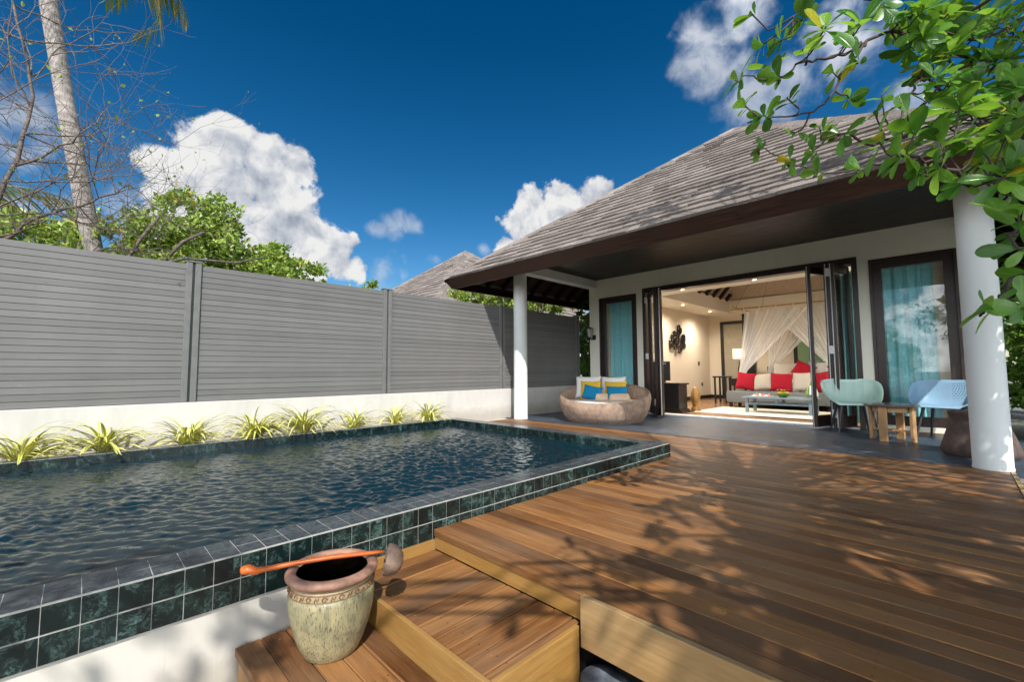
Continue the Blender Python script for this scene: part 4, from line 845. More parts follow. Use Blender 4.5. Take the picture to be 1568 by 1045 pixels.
M_frieze_bg = simple('pale_frieze_glaze', (0.34, 0.27, 0.155), 0.5, 0.2, 40, bmp=0.3); M_frieze = simple('rust_frieze_relief', (0.22, 0.115, 0.055), 0.55, 0.3, 60)
PX, PY, PZ = -1.85, 0.78, -0.225
pot = empty('glazed_pot', (PX, PY, PZ), 'pale green glazed pot with pink clay rim standing on the lowest wooden platform', 'pot')
def wobp(p, a, k): q = 1 + 0.006 * math.sin(2 * a + k * .3) + 0.004 * math.sin(5 * a); return (PX + (p[0] - PX) * q, PY + (p[1] - PY) * q, p[2])
MB().lathe([(0, 0), (0.102, 0), (0.108, 0.0067), (0.124, 0.0392), (0.145, 0.0952), (0.16, 0.1568), (0.167, 0.208), (0.167, 0.233), (0.164, 0.254)], (PX, PY, PZ), 56, wobp).build('body', M_glaze, pot, smooth='all')
fz = MB().lathe([(0.164, 0.254), (0.1637, 0.26), (0.161, 0.28), (0.152, 0.293)], (PX, PY, PZ), 56).build('frieze', M_frieze_bg, pot, smooth='all')
b = MB(); nf = 34
for k in range(nf):
    a = 2 * math.pi * k / nf; rr = .1645; cz = PZ + .268
    def at(da, dz_): return (PX + (rr) * math.cos(a + da), PY + rr * math.sin(a + da), cz + dz_)
    if k % 2: b.tube([at(.055 * math.cos(q), .0085 * math.sin(q)) for q in np.linspace(0, 5.2, 10)] + [at(.02, 0)], .0021, 5)
    else: b.tube([at(-.05, -.008), at(-.02, .007), at(.015, -.006), at(.05, .008)], .0022, 5)
b.tube([(PX + .1625 * math.cos(q), PY + .1625 * math.sin(q), PZ + .281) for q in np.linspace(0, 6.2832, 57)], .002, 5)
b.build('relief', M_frieze, fz, smooth='all')
MB().lathe([(0.15, 0.293), (0.166, 0.297), (0.177, 0.308), (0.178, 0.319), (0.17, 0.329), (0.155, 0.333), (0.143, 0.329), (0.138, 0.318)], (PX, PY, PZ), 56, wobp).build('rim', M_rim, pot, smooth='all')
MB().lathe([(0.138, 0.318), (0.139, 0.288), (0.15, 0.238), (0.15, 0.223), (0, 0.222)], (PX, PY, PZ), 48).build('lining', M_inner, pot, smooth='all')
M_lwat = simple('still_dark_water', (0.012, 0.010, 0.010), 0.03, 0.05)
lad = empty('water_ladle', (PX, PY, PZ + .31), 'coconut shell ladle with orange wooden handle laid across the pot rim', 'ladle')
M_handle = wood_mat('orange_lacquered_wood', [(0.36, 0.06, 0.01), (0.52, 0.11, 0.018), (0.62, 0.17, 0.03), (0.5, 0.12, 0.03)], 'y', 'Z', 5, 0, 0.25, 0.3)
h0 = Vector((-1.985, 0.500, 0.118)); h1 = Vector((-1.775, 0.970, 0.124)); b = MB(); rg_ = [(-.045, .009, .010), (-.03, .018, .016), (.01, .022, .018), (.06, .018, .014), (.11, .012, .0105), (.3, .0105, .0095), (.6, .0105, .009), (.9, .010, .008), (1.0, .007, .006)]
d = (h1 - h0); sd = Vector((-d.y, d.x, 0)).normalized(); v = []; n = 12
for (t_, rw, rh) in rg_:
    c = h0 + d * t_ + Vector((0, 0, 0.010 * math.sin(max(t_, 0) * math.pi) + (0.012 if t_ < .05 else 0) * 1.0))
    for k in range(n):
        a = 2 * math.pi * k / n; v.append((c + sd * rw * math.cos(a) + Vector((0, 0, rh * math.sin(a))))[:])
f = [(i * n + k, i * n + (k + 1) % n, (i + 1) * n + (k + 1) % n, (i + 1) * n + k) for i in range(len(rg_) - 1) for k in range(n)] + [tuple(range(n)), tuple((len(rg_) - 1) * n + k for k in range(n))]
b.add(v, f); b.build('handle', M_handle, lad, smooth='all')
M_coco = simple('coconut_shell', (0.17, 0.115, 0.085), 0.6, 0.45, 25, bmp=0.4, bscale=60)
bc = h0 + d * 1.0 + Vector((0.005, 0.012, -.035)); ax = (d.normalized() + Vector((0.1, 0.0, -.25))).normalized(); q = ax.to_track_quat('Z', 'X').to_matrix().to_4x4(); M4 = Matrix.Translation(bc) @ q @ Matrix.Scale(1.22, 4)
t = MB().lathe([(.050, -.006), (.0535, .002), (.052, .018), (.043, .038), (.026, .052), (0, .058)], (0, 0, 0), 28); t.lathe([(.050, -.006), (.047, .004), (.043, .018), (.034, .034), (0, .048)], (0, 0, 0), 28)
t.f = [q_ for q_ in t.f if len(q_) <= 4]
t.v = [(M4 @ Vector(p))[:] for p in t.v]; t.build('bowl', M_coco, lad, smooth='all')

# ------------------------------------------------------------------ spider plants along the garden wall
def spider_plant(c, seed, n, L, lean):
    rg = random.Random(seed); b = MB(); uv = []
    for k in range(n):
        a = rg.uniform(0, 6.283); l = L * rg.uniform(0.55, 1.15); el = math.radians(rg.uniform(28, 84)); droop = rg.uniform(0.75, 1.75); wd = rg.uniform(.007, .0135)
        p = Vector(c) + Vector((rg.uniform(-.03, .03), rg.uniform(-.06, .06), 0)); dirh = Vector((math.cos(a) * 0.65 + 0.25, math.sin(a) + lean, 0)); 
        if dirh.length < .1: continue
        dirh.normalize(); side = Vector((-dirh.y, dirh.x, 0)); m = 9; pts = []
        for i in range(m):
            t_ = i / (m - 1); pts.append(p.copy()); e = el - droop * 1.5 * t_ ** 1.3; p = p + (dirh * math.cos(e) + Vector((0, 0, math.sin(e)))) * (l / (m - 1))
            if p.x < FX + 0.02: p.x = FX + 0.02
            if p.z < CT + 0.006 and p.x > PXL - 0.15: p.z = CT + 0.006
            if p.z < 0.115: p.z = 0.115
        base = len(b.v)
        for i, q_ in enumerate(pts):
            ww = wd * (1 - (i / (m - 1)) ** 3) * (0.75 + 0.5 * min(1, i / 3)); b.v += [(q_ - side * ww + Vector((0, 0, ww * .5)))[:], q_[:], (q_ + side * ww + Vector((0, 0, ww * .5)))[:]]; uv += [(0, i / 8), (.5, i / 8), (1, i / 8)]
        for i in range(m - 1):
            j = base + i * 3; b.f += [(j, j + 1, j + 4, j + 3), (j + 1, j + 2, j + 5, j + 4)]
    b.uv = uv; return b
SPL = ['leftmost sprawling variegated spider plant at the left picture edge', 'second variegated spider plant from the left, leaning right', 'variegated spider plant under the first full fence post, low and spreading', 'tall dense variegated spider plant right of the first full fence post', 'wide variegated spider plant hanging a blade over the coping', 'low bushy variegated spider plant in the middle of the long wall', 'upright spiky variegated spider plant below the second full fence post', 'last variegated spider plant before the tree shadow on the wall']
for i, (yy, n, L, lean) in enumerate(((-.36, 42, .40, .25), (.22, 40, .40, .35), (.88, 38, .40, .3), (1.52, 46, .40, .25), (2.08, 46, .42, .15), (2.76, 36, .36, .1), (3.40, 34, .42, .1), (3.98, 34, .42, .1))):
    c = (-5.94, yy, 0.105); e = empty('spider_plant', c, SPL[i], 'plant', 'spider plants along the white wall'); spider_plant(c, 30 + i, int(n * 1.9 * (1, .9, 1.1, 1.15, 1.1, .85, .8, .95)[i]), L * (1.3, 1.38, 1.2, 1.3, 1.42, 1.15, 1.12, 1.2)[i], lean).build('leaves', M_spider, e, smooth='all', fixn=False)

# ------------------------------------------------------------------ foliage
def leaf_quads(pts, nrm_bias, size, seed, aspect=0.5, up=0.4):
    """many small folded leaves (two quads each) at pts, random attitude"""
    rs = np.random.RandomState(seed); n = len(pts); pts = np.asarray(pts, float)
    d = rs.normal(size=(n, 3)) + np.array(nrm_bias); d /= np.linalg.norm(d, axis=1)[:, None]
    u = rs.normal(size=(n, 3)) + np.array((0, 0, up)); nn = u - d * (u * d).sum(1)[:, None]; nn /= np.linalg.norm(nn, axis=1)[:, None]
    s = np.cross(d, nn); L = size * rs.uniform(.6, 1.25, (n, 1)); Wd = L * aspect * 0.5
    a = pts; m1 = pts + d * L * .55; e = pts + d * L - nn * L * .12
    l_ = m1 + s * Wd + nn * Wd * .4; r_ = m1 - s * Wd + nn * Wd * .4
    V = np.stack([a, l_, e, r_], 1).reshape(-1, 3); i4 = np.arange(n)[:, None] * 4
    F = np.concatenate([i4 + np.array([[0, 2, 1]]), i4 + np.array([[0, 3, 2]])], 0)
    return V.tolist(), F.tolist()
def grow(b, p, d, L, r, depth, rg, tips, spread=0.6, shrink=0.72, n=6, upb=0.15, kids_=(2, 3), seg=4):
    pts = [p.copy()]; rad = [r]
    for i in range(seg):
        d = (d + Vector((rg.gauss(0, .16), rg.gauss(0, .16), rg.gauss(0, .13) + upb * .25))).normalized(); p = p + d * (L / seg); pts.append(p.copy()); rad.append(r * (1 - 0.35 * (i + 1) / seg))
    b.tube(pts, rad, max(4, n), False)
    if depth == 0: tips.append((p.copy(), d.copy())); return
    for k in range(rg.randint(*kids_)):
        dd = (d + Vector((rg.gauss(0, spread), rg.gauss(0, spread), rg.gauss(0, spread) + upb))).normalized(); grow(b, pts[-1] if k < 2 else pts[rg.randint(2, seg)], dd, L * rg.uniform(.6, .95) * shrink / .72, r * .62, depth - 1, rg, tips, spread, shrink, n - 1, upb, kids_, seg)
def bush(name, c, rx, ry, rz, nclump, nleaf, size, seed, label, cat, mat=M_shrub, bark=M_bark, group=None, trunk=True, base_z=-0.42, zcut=None):
    rs = np.random.RandomState(seed); e = empty(name, (c[0], c[1], base_z), label, cat, group); pts = []; cl = []
    for k in range(nclump):
        v = rs.normal(size=3); v /= np.linalg.norm(v); v *= rs.uniform(.35, 1.0) ** .6; cl.append(np.array(c) + v * np.array((rx, ry, rz)) * (1 + .15 * rs.normal()))
    for q_ in cl:
        r = min(rx, ry, rz) * rs.uniform(.12, .30); v = rs.normal(size=(nleaf, 3)); v /= np.linalg.norm(v, axis=1)[:, None]; v *= (rs.rand(nleaf, 1) ** .4) * r * np.array((1.15, 1.15, .8)); pts.append(q_ + v)
    pts = np.concatenate(pts)
    if zcut is not None: pts = pts[pts[:, 2] > zcut]
    V, F = leaf_quads(pts, (0, 0, .3), size, seed + 1, 0.6); MB().add(V, F).build('crown', mat, e, fixn=False)
    b = MB(); rg = random.Random(seed); cz = Vector((c[0], c[1], base_z))
    for k, q_ in enumerate(cl[: max(8, nclump // 4)]):
        q_ = Vector(q_); mid = cz.lerp(q_, .45) + Vector((rg.uniform(-.2, .2), rg.uniform(-.2, .2), .15)); b.tube([cz + Vector((rg.uniform(-.1, .1), rg.uniform(-.1, .1), 0)), mid, cz.lerp(q_, .8) + Vector((rg.uniform(-.1, .1),) * 3), q_], [.045, .028, .016, .006], 6)
    b.build('trunk', bark, e, smooth='all'); return e
G_ = 'bushy trees behind the fence'
bush('bushy_tree', (-9.0, 1.25, 2.75), 1.0, 1.15, 1.15, 120, 95, 0.105, 1, 'round light green bushy tree behind the fence under the big cloud', 'tree', group=G_)
bush('bushy_tree', (-9.0, 2.45, 2.35), .8, 1.0, 1.0, 100, 90, 0.105, 2, 'lower light green bushy tree behind the fence, sloping to the right', 'tree', group=G_)
bush('bushy_tree', (-9.8, -.7, 2.6), 1.0, 1.5, 1.0, 100, 70, 0.11, 3, 'thin yellow green bushy tree behind bare twigs at the left edge', 'tree', group=G_)
bush('bushy_tree', (-7.6, 3.55, 1.9), .35, .4, .75, 22, 40, 0.10, 4, 'slender green sprig behind the fence at the end of the tree row', 'tree', group=G_)
bush('shrub', (-7.9, 8.0, 2.75), .6, 2.0, .42, 90, 90, 0.09, 5, 'green shrub showing between fence top and villa eave', 'shrub', group='shrubs beyond the villa')
bush('shrub', (-6.9, 9.6, 1.6), .5, .75, 1.35, 90, 90, 0.09, 6, 'dark green shrub between fence end and villa corner', 'shrub', M_hedge, group='shrubs beyond the villa')
bush('shrub', (-7.4, 5.8, 2.0), .25, .5, .42, 10, 26, 0.09, 7, 'sparse green twigs poking over the fence below the eave corner', 'shrub', group='shrubs beyond the villa')
bush('hedge_bush', (1.25, 9.2, 1.1), .85, 1.6, 1.35, 130, 110, 0.11, 8, 'dense dark green hedge bush behind the right column', 'shrub', M_hedge, base_z=-.1)
bush('hedge_bush', (1.5, 13.0, 1.7), 1.1, 1.8, 2.0, 90, 90, 0.13, 9, 'tall dark green bush farther back beyond the villa corner', 'shrub', M_hedge, base_z=-.1)

# coconut palms
def frond(base, az, el, L, seed, droop=1.3, nl=34):
    rg = random.Random(seed); m = 14; p = Vector(base); pts = []; dirs = []
    for i in range(m):
        t_ = i / (m - 1); e = el - droop * t_ ** 1.4; d = Vector((math.cos(az) * math.cos(e), math.sin(az) * math.cos(e), math.sin(e))); pts.append(p.copy()); dirs.append(d); p = p + d * (L / (m - 1))
    b = MB(); b.tube(pts, [.03 * (1 - .85 * i / (m - 1)) for i in range(m)], 5)
    for k in range(nl):
        t_ = 0.12 + 0.88 * k / (nl - 1); q_ = t_ * (m - 1); i = min(int(q_), m - 2); pp = pts[i].lerp(pts[i + 1], q_ - i); d = dirs[i]
        side = d.cross(Vector((0, 0, 1))); side = side.normalized() if side.length > 1e-3 else Vector((1, 0, 0)); ll = L * .26 * math.sin(math.pi * (0.15 + .8 * t_)) * rg.uniform(.85, 1.1) + .1
        for s in (-1, 1):
            ld = (side * s * .8 + d * .75 + Vector((0, 0, -0.35 - rg.uniform(0, .5)))).normalized(); wv = d.cross(ld).cross(ld).normalized() * .016
            a_ = pp; m_ = pp + ld * ll * .5 + Vector((0, 0, -.02)); e_ = pp + ld * ll + Vector((0, 0, -.16 * ll))
            b.add([(a_ - wv * .6)[:], (a_ + wv * .6)[:], (m_ + wv)[:], (m_ - wv)[:], e_[:]], [(0, 1, 2, 3), (3, 2, 4)])
    return b
def palm(base, top, r0, r1, label, fr, seed, group='coconut palms behind the fence'):
    e = empty('palm_tree', base, label, 'palm tree', group); bs, tp = Vector(base), Vector(top); m = 26
    pts = [bs.lerp(tp, i / (m - 1)) + Vector((0, -0.06 * math.sin(math.pi * i / (m - 1)), 0)) for i in range(m)]; rg = random.Random(seed)
    MB().tube(pts, [(r0 + (r1 - r0) * min(1, (i / (m - 1)) ** .7)) * (1.25 if i == 0 else 1) * rg.uniform(.985, 1.015) for i in range(m)], 20).build('trunk', M_ptrunk, e, smooth='all')
    for k, (az, el, L, dr) in enumerate(fr): frond(top, az, el, L, seed + k, dr).build('frond', M_palm, e, fixn=False)
palm((-9.0, 0.70, -.42), (-9.0, -0.80, 7.7), .135, .098, 'tall coconut palm with pale ringed trunk behind the fence', [(math.radians(a), math.radians(e), L, dr) for a, e, L, dr in ((85, 10, 2.6, 2.8), (100, 25, 2.3, 1.9), (60, 0, 2.1, 2.5), (20, 30, 2.8, 1.3), (-20, 35, 2.8, 1.3), (-60, 40, 2.8, 1.2), (-100, 35, 2.6, 1.4), (140, 45, 2.8, 1.3), (180, 40, 3, 1.3), (220, 35, 3, 1.3), (260, 40, 2.7, 1.2), (75, 65, 2.8, 1.0))], 100)
palm((-11.3, -2.2, -.42), (-11.2, -2.0, 3.6), .14, .10, 'low coconut palm with yellowing fronds at the left picture edge', [(math.radians(a), math.radians(e), L, dr) for a, e, L, dr in ((60, 15, 2.2, 1.5), (85, 35, 2.4, 1.5), (30, 30, 2.4, 1.5), (110, 20, 2.2, 1.4), (0, 40, 2.3, 1.4), (150, 40, 2.4, 1.4), (-60, 30, 2.4, 1.4), (70, -10, 2.0, 1.2), (40, -15, 2.0, 1.0))], 140)

# bare tree in front of the palm, beyond the fence
bt = empty('bare_tree', (-7.6, -1.0, -.42), 'leafless grey tree with tangled twigs behind the left fence end', 'tree'); rg = random.Random(12); b = MB(); tips = []
T0 = Vector((-7.6, -1.05, -.42)); lim = [([T0, (-7.6, -1.0, 1.6), (-7.5, -.80, 2.6), (-7.5, -.62, 3.4), (-7.55, -.55, 4.2), (-7.5, -.75, 5.2)], .036), ([(-7.6, -1.0, 1.9), (-7.55, -.55, 2.65), (-7.5, .0, 3.05), (-7.6, .35, 3.4)], .022), ([(-7.6, -1.0, 2.0), (-7.4, -1.0, 3.2), (-7.5, -.95, 4.4)], .024), ([(-7.6, -1.0, 1.7), (-7.2, -.6, 2.1), (-7.3, .2, 2.45), (-7.4, .8, 2.55)], .018), ([(-7.6, -1.0, 1.6), (-7.4, -1.3, 2.3), (-7.3, -.9, 2.6), (-7.3, -.3, 2.75), (-7.4, .2, 2.7)], .018), ([(-7.6, -1.0, 1.5), (-7.5, -1.4, 2.6), (-7.5, -1.2, 3.6), (-7.5, -.9, 4.3)], .02), ([(-7.5, -.62, 3.3), (-7.4, -.2, 3.7), (-7.5, .1, 4.3)], .016)]
for pl, r in lim:
    pl = [Vector(q_) for q_ in pl]; fine = []
    for i in range(len(pl) - 1):
        for k in range(5): fine.append(pl[i].lerp(pl[i + 1], k / 5) + Vector((rg.gauss(0, .014), rg.gauss(0, .014), rg.gauss(0, .014))))
    fine.append(pl[-1]); b.tube(fine, [r * (1 - .72 * i / len(fine)) for i in range(len(fine))], 8)
    for i in range(5, len(fine), 2):
        for s in range(2):
            if fine[i].z < 2.1: continue
            dd = Vector((rg.gauss(0, .6), rg.gauss(.35, .8), rg.gauss(.25, .5))).normalized(); grow(b, fine[i], dd, rg.uniform(.4, .8), r * .30, 3, rg, tips, .6, .68, 5, .12)
b.build('branches', M_bark, bt, smooth='all')
V, F = leaf_quads([t_[0][:] for t_ in tips[::7]], (0, 0, .4), .06, 5, .6); MB().add(V, F).build('leaves', M_shrub, bt, fixn=False)
# dead branches lying over the fence line in front of the bushes
dbr = empty('fallen_branch', (-7.6, 1.2, 2.2), 'dry forked branch resting in the bush just above the fence', 'branch'); b = MB(); tips = []
for pl in ([(-7.7, -.2, 1.9), (-7.6, .5, 2.3), (-7.6, 1.0, 2.52), (-7.55, 1.6, 2.55), (-7.6, 2.0, 2.72)], [(-7.6, .75, 2.42), (-7.6, .95, 2.75), (-7.62, 1.2, 2.95)], [(-7.65, .3, 2.2), (-7.6, .5, 2.7), (-7.6, .68, 3.05)]):
    b.tube(pl, [.026 * (1 - .14 * i) for i in range(len(pl))], 7)
b.build('limb', M_bark, dbr, smooth='all')

# ------------------------------------------------------------------ broad-leaved tree on the right
ft = empty('shade_tree', (1.45, 0.35, -.42), 'broad leaved green tree reaching in from the right over the deck', 'tree'); rg = random.Random(21)
wood = MB(); leafV = []; leafF = []; leafUV = []
def big_leaf(p, d, nrm, L, Wd, curl):
    d = d.normalized(); s = d.cross(nrm); s = s.normalized() if s.length > 1e-4 else d.orthogonal().normalized(); nn = s.cross(d)
    prof = [(0.0, .05), (.12, .16), (.3, .52), (.52, .86), (.72, 1.0), (.87, .86), (.96, .5), (1.0, .08)]; base = len(leafV)
    for t_, w_ in prof:
        c = p + d * L * t_ - nn * curl * L * t_ * t_
        leafUV.extend([(0, t_), (.5, t_), (1, t_)])
        for k in (-1, 0, 1): leafV.append((c + s * Wd * .5 * w_ * k + nn * (abs(k) * Wd * .10 * w_))[:])
    for i in range(len(prof) - 1):
        j = base + i * 3; leafF.extend([(j, j + 1, j + 4, j + 3), (j + 1, j + 2, j + 5, j + 4)])
def rosette(p, d, n, L, rg):
    d = Vector(d).normalized(); o_ = d.orthogonal().normalized(); s = d.cross(o_); ph = rg.uniform(0, 6)
    for k in range(n):
        a = ph + k * 2.399; tilt = math.radians(rg.uniform(28, 95)); r = o_ * math.cos(a) + s * math.sin(a); ld = d * math.cos(tilt) + r * math.sin(tilt) + Vector((0, 0, -.12)); nn = d * math.sin(tilt) - r * math.cos(tilt) + Vector((0, 0, .35))
        big_leaf(Vector(p) - d * rg.uniform(0, .03), ld, nn, L * (q_l := rg.uniform(.5, 1.1)), L * q_l * rg.uniform(.42, .56), rg.uniform(-.05, .45))
def W2(px, py, dep):      # a point of the tree given as seen bearing and distance
    return CAM + (CF + CR * ((px - 784) / 669.026) - CU * ((py - 522.5) / 669.026)) * dep
limbs = []
def limb(pts, r0, r1):
    fine = []
    for i in range(len(pts) - 1):
        for k in range(6):
            v = lerp_curve([tuple(q_) for q_ in pts], (i + k / 6) / (len(pts) - 1)); fine.append(Vector(v) + Vector((rg.gauss(0, .006), rg.gauss(0, .006), rg.gauss(0, .006))))
    fine.append(Vector(pts[-1])); wood.tube(fine, [r0 + (r1 - r0) * i / (len(fine) - 1) for i in range(len(fine))], 9); limbs.append(fine); return fine
B0 = Vector((1.45, .35, -.42))
limb([B0, (1.42, .40, .8), (1.46, .5, 1.8), (1.40, .75, 2.5), (1.55, 1.1, 3.3), (1.9, 1.5, 4.2)], .10, .045)
limb([(1.44, .6, 2.1), (1.0, 1.4, 2.25), (.62, 2.1, 2.2), W2(1568, 150, 2.25), W2(1480, 172, 2.2), W2(1420, 195, 2.1), W2(1345, 222, 2.05), W2(1290, 205, 2.0), W2(1240, 232, 2.0)], .018, .003)
limb([(.85, 1.7, 2.25), W2(1560, 60, 2.3), W2(1490, 90, 2.2), W2(1400, 45, 2.1), W2(1330, 62, 2.0), W2(1290, 85, 1.95), W2(1235, 95, 1.9), W2(1190, 118, 1.9), W2(1135, 118, 1.9)], .011, .0025)
limb([W2(1330, 62, 2.0), W2(1290, 110, 1.95), W2(1262, 160, 1.95), W2(1215, 176, 1.9), W2(1165, 178, 1.9)], .006, .0025)
limb([(.9, 1.6, 2.3), W2(1500, 10, 2.2), W2(1420, -10, 2.1), W2(1340, 0, 2.0), W2(1250, -12, 1.95), W2(1215, 30, 1.9)], .010, .0025)
limb([(1.44, .55, 1.7), (.9, 1.5, 1.75), (.5, 2.0, 1.7), W2(1560, 262, 1.75), W2(1490, 275, 1.65), W2(1430, 250, 1.6), W2(1370, 235, 1.6)], .016, .004)
limb([(1.44, .5, 1.3), (.9, 1.4, 1.3), (.45, 1.9, 1.25), W2(1572, 420, 1.45), W2(1535, 452, 1.4), W2(1510, 468, 1.38)], .014, .003)
limb([(.9, 1.5, 1.75), (.5, 1.8, 1.5), W2(1580, 340, 1.45), W2(1545, 360, 1.4)], .014, .005)
limb([W2(1480, 172, 2.2), W2(1420, 120, 2.1), W2(1390, 150, 2.05), W2(1365, 200, 2.0), W2(1330, 215, 1.95)], .007, .003)
limb([W2(1568, 95, 2.2), W2(1500, 130, 2.15), W2(1440, 175, 2.1), W2(1395, 225, 2.05), W2(1330, 255, 2.0), W2(1250, 262, 2.0), W2(1160, 225, 2.0)], .008, .002)
limb([W2(1490, 90, 2.2), W2(1420, 150, 2.1), W2(1380, 205, 2.05), W2(1340, 220, 2.0)], .006, .002)
limb([W2(1568, 30, 2.2), W2(1500, 60, 2.15), W2(1440, 45, 2.1), W2(1390, 20, 2.05)], .008, .002)
allp = [q_ for l_ in limbs[1:] for q_ in l_]
TIPS = [(1125, 122, 1.9, 7, .105), (1138, 160, 1.9, 6, .10), (1166, 178, 1.9, 8, .105), (1195, 62, 1.9, 7, .11), (1225, 30, 1.9, 8, .11), (1180, 100, 1.92, 5, .10), (1240, 75, 1.9, 8, .115), (1205, 150, 1.9, 7, .105), (1265, 40, 1.7, 9, .13), (1320, 35, 1.75, 9, .125), (1255, 195, 2.0, 7, .10), (1215, 205, 2.0, 4, .08), (1310, 92, 1.95, 6, .11), (1350, 10, 2.0, 8, .12), (1395, 48, 2.05, 8, .12), (1300, 150, 2.0, 5, .10), (1350, 145, 1.95, 7, .11), (1420, 92, 2.05, 7, .12), (1440, 30, 2.1, 8, .13), (1490, 50, 2.1, 9, .13), (1535, 25, 2.1, 9, .13), (1470, 120, 2.1, 7, .12), (1525, 95, 2.1, 8, .13),
    (1345, 215, 1.6, 8, .115), (1375, 240, 1.6, 8, .12), (1400, 205, 1.65, 8, .12), (1440, 215, 1.6, 8, .13), (1470, 160, 1.6, 9, .14), (1430, 255, 1.6, 9, .10), (1500, 215, 1.6, 9, .12), (1545, 200, 1.6, 9, .15), (1470, 280, 1.6, 7, .10), (1540, 270, 1.5, 8, .12), (1560, 250, 1.5, 9, .14), (1560, 130, 1.8, 9, .14), (1515, 160, 1.8, 9, .13), (1560, 330, 1.4, 8, .14), (1572, 380, 1.35, 6, .13), (1508, 468, 1.38, 8, .105), (1575, 470, 1.35, 5, .12), (1440, 190, 1.9, 8, .12), (1390, 175, 1.95, 6, .11), (1570, 60, 2.0, 8, .13), (1455, 75, 2.0, 7, .12), (1425, 150, 2.0, 7, .12), (1500, 250, 1.9, 8, .13), (1535, 240, 1.9, 9, .16), (1480, 205, 1.8, 9, .13), (1450, 235, 1.8, 8, .12), (1560, 290, 1.7, 9, .13), (1550, 300, 1.6, 5, .11), (1565, 180, 1.9, 9, .15), (1530, 130, 1.9, 9, .15), (1500, 130, 1.9, 8, .14), (1560, 350, 1.5, 6, .14), (1405, 265, 1.6, 6, .10), (1590, 420, 1.5, 6, .13), (1370, 30, 2.1, 7, .12), (1410, 15, 2.1, 7, .12), (1460, 20, 2.15, 8, .13), (1510, 20, 2.2, 8, .13), (1550, 60, 2.2, 8, .13), (1405, 115, 2.1, 6, .12), (1455, 150, 2.1, 7, .13), (1505, 75, 2.15, 8, .13), (1340, 175, 2.0, 4, .10), (1570, 110, 2.1, 8, .14), (1162, 226, 2.0, 6, .085), (1205, 246, 2.0, 5, .08), (1250, 262, 2.0, 6, .09), (1310, 258, 2.0, 6, .10), (1285, 205, 2.0, 7, .10), (1240, 233, 2.0, 6, .09), (1190, 120, 1.9, 6, .10), (1300, 60, 1.95, 7, .11), (1275, 110, 1.95, 6, .10), (1165, 70, 1.95, 6, .095), (1150, 20, 2.0, 6, .10)]
rx_ = random.Random(77)
for k in range(46):
    px_ = 1375 + 205 * rx_.random() ** .7; TIPS.append((px_, rx_.uniform(0, 60 + (px_ - 1375) * 1.05), rx_.uniform(1.9, 2.7), rx_.randint(6, 9), rx_.uniform(.10, .135)))
for (px, py, dep, n, L) in TIPS:
    L *= 0.92
    p = W2(px, py, dep); near = min(allp, key=lambda q_: (q_ - p).length); d = (p - near); 
    if d.length < .03: d = Vector((-.6, .5, .2)) * .1
    mid = near.lerp(p, .5) + Vector((rg.gauss(0, .02), rg.gauss(0, .02), -.03)); wood.tube([near, near.lerp(mid, .5) + Vector((0, 0, -.008)), mid, p], [.0045, .004, .0035, .003], 6)
    rosette(p, d.normalized() * .6 + Vector((-.25, -.1, .35)), n, L, rg)
# crown above and to the right of the picture, which shades the deck
def crown(c, r, n, L=.15):
    k = 0; tries = 0
    while k < n and tries < n * 3:
        tries += 1; v = Vector((rg.gauss(0, 1), rg.gauss(0, 1), rg.gauss(0, 1))).normalized() * rg.random() ** .4; q = Vector((c[0] + v.x * r[0], c[1] + v.y * r[1], c[2] + v.z * r[2]))
        if in_view(q, 150): continue
        near = min(limbs[0][14:], key=lambda q_: (q_ - q).length); mid = near.lerp(q, .5) + Vector((rg.gauss(0, .1), rg.gauss(0, .1), .08))
        if not in_view(mid, 60): wood.tube([near, near.lerp(mid, .5), mid, mid.lerp(q, .5), q], [.02, .016, .012, .009, .005], 6)
        for _ in range(7):
            p = q + Vector((rg.gauss(0, .17), rg.gauss(0, .17), rg.gauss(0, .1)))
            if in_view(p, 110): continue
            rosette(p, v + Vector((0, 0, .7)), rg.randint(6, 9), L, rg); k += 1
crown((2.55, 1.6, 3.7), (1.35, 2.6, .75), 520)
crown((3.3, .2, 3.6), (1.2, 1.5, .8), 120)
crown((1.0, 4.1, 4.7), (1.3, 1.2, .5), 85)
crown((1.9, 4.6, 4.0), (.8, .9, 1.1), 90)
crown((2.5, -.1, 3.7), (1.2, .8, .6), 92)
crown((.65, -1.95, 3.9), (.55, .4, .4), 30)
crown((-.2, 4.5, 5.5), (1.7, .6, .35), 55)
crown((1.7, 4.9, 3.6), (.5, .7, 1.3), 90)
crown((1.3, 5.1, 2.2), (.35, .6, .9), 40)
wood.build('trunk', M_bark2, ft, smooth='all')
b = MB().add(leafV, leafF); b.uv = leafUV; b.build('crown', M_leaf, ft, smooth='all', fixn=False)
# trees standing behind the photographer, mirrored in the glass
bush('bushy_tree', (-3.0, -8.5, 1.3), 2.0, 1.2, 1.6, 90, 70, 0.17, 41, 'leafy tree behind the viewpoint, mirrored in the wide window', 'tree', group='trees behind the viewpoint')
bush('bushy_tree', (1.6, -8.5, 1.8), 1.5, 1.2, 2.0, 90, 70, 0.17, 42, 'taller leafy tree behind the viewpoint, right of the mirrored sky', 'tree', group='trees behind the viewpoint')

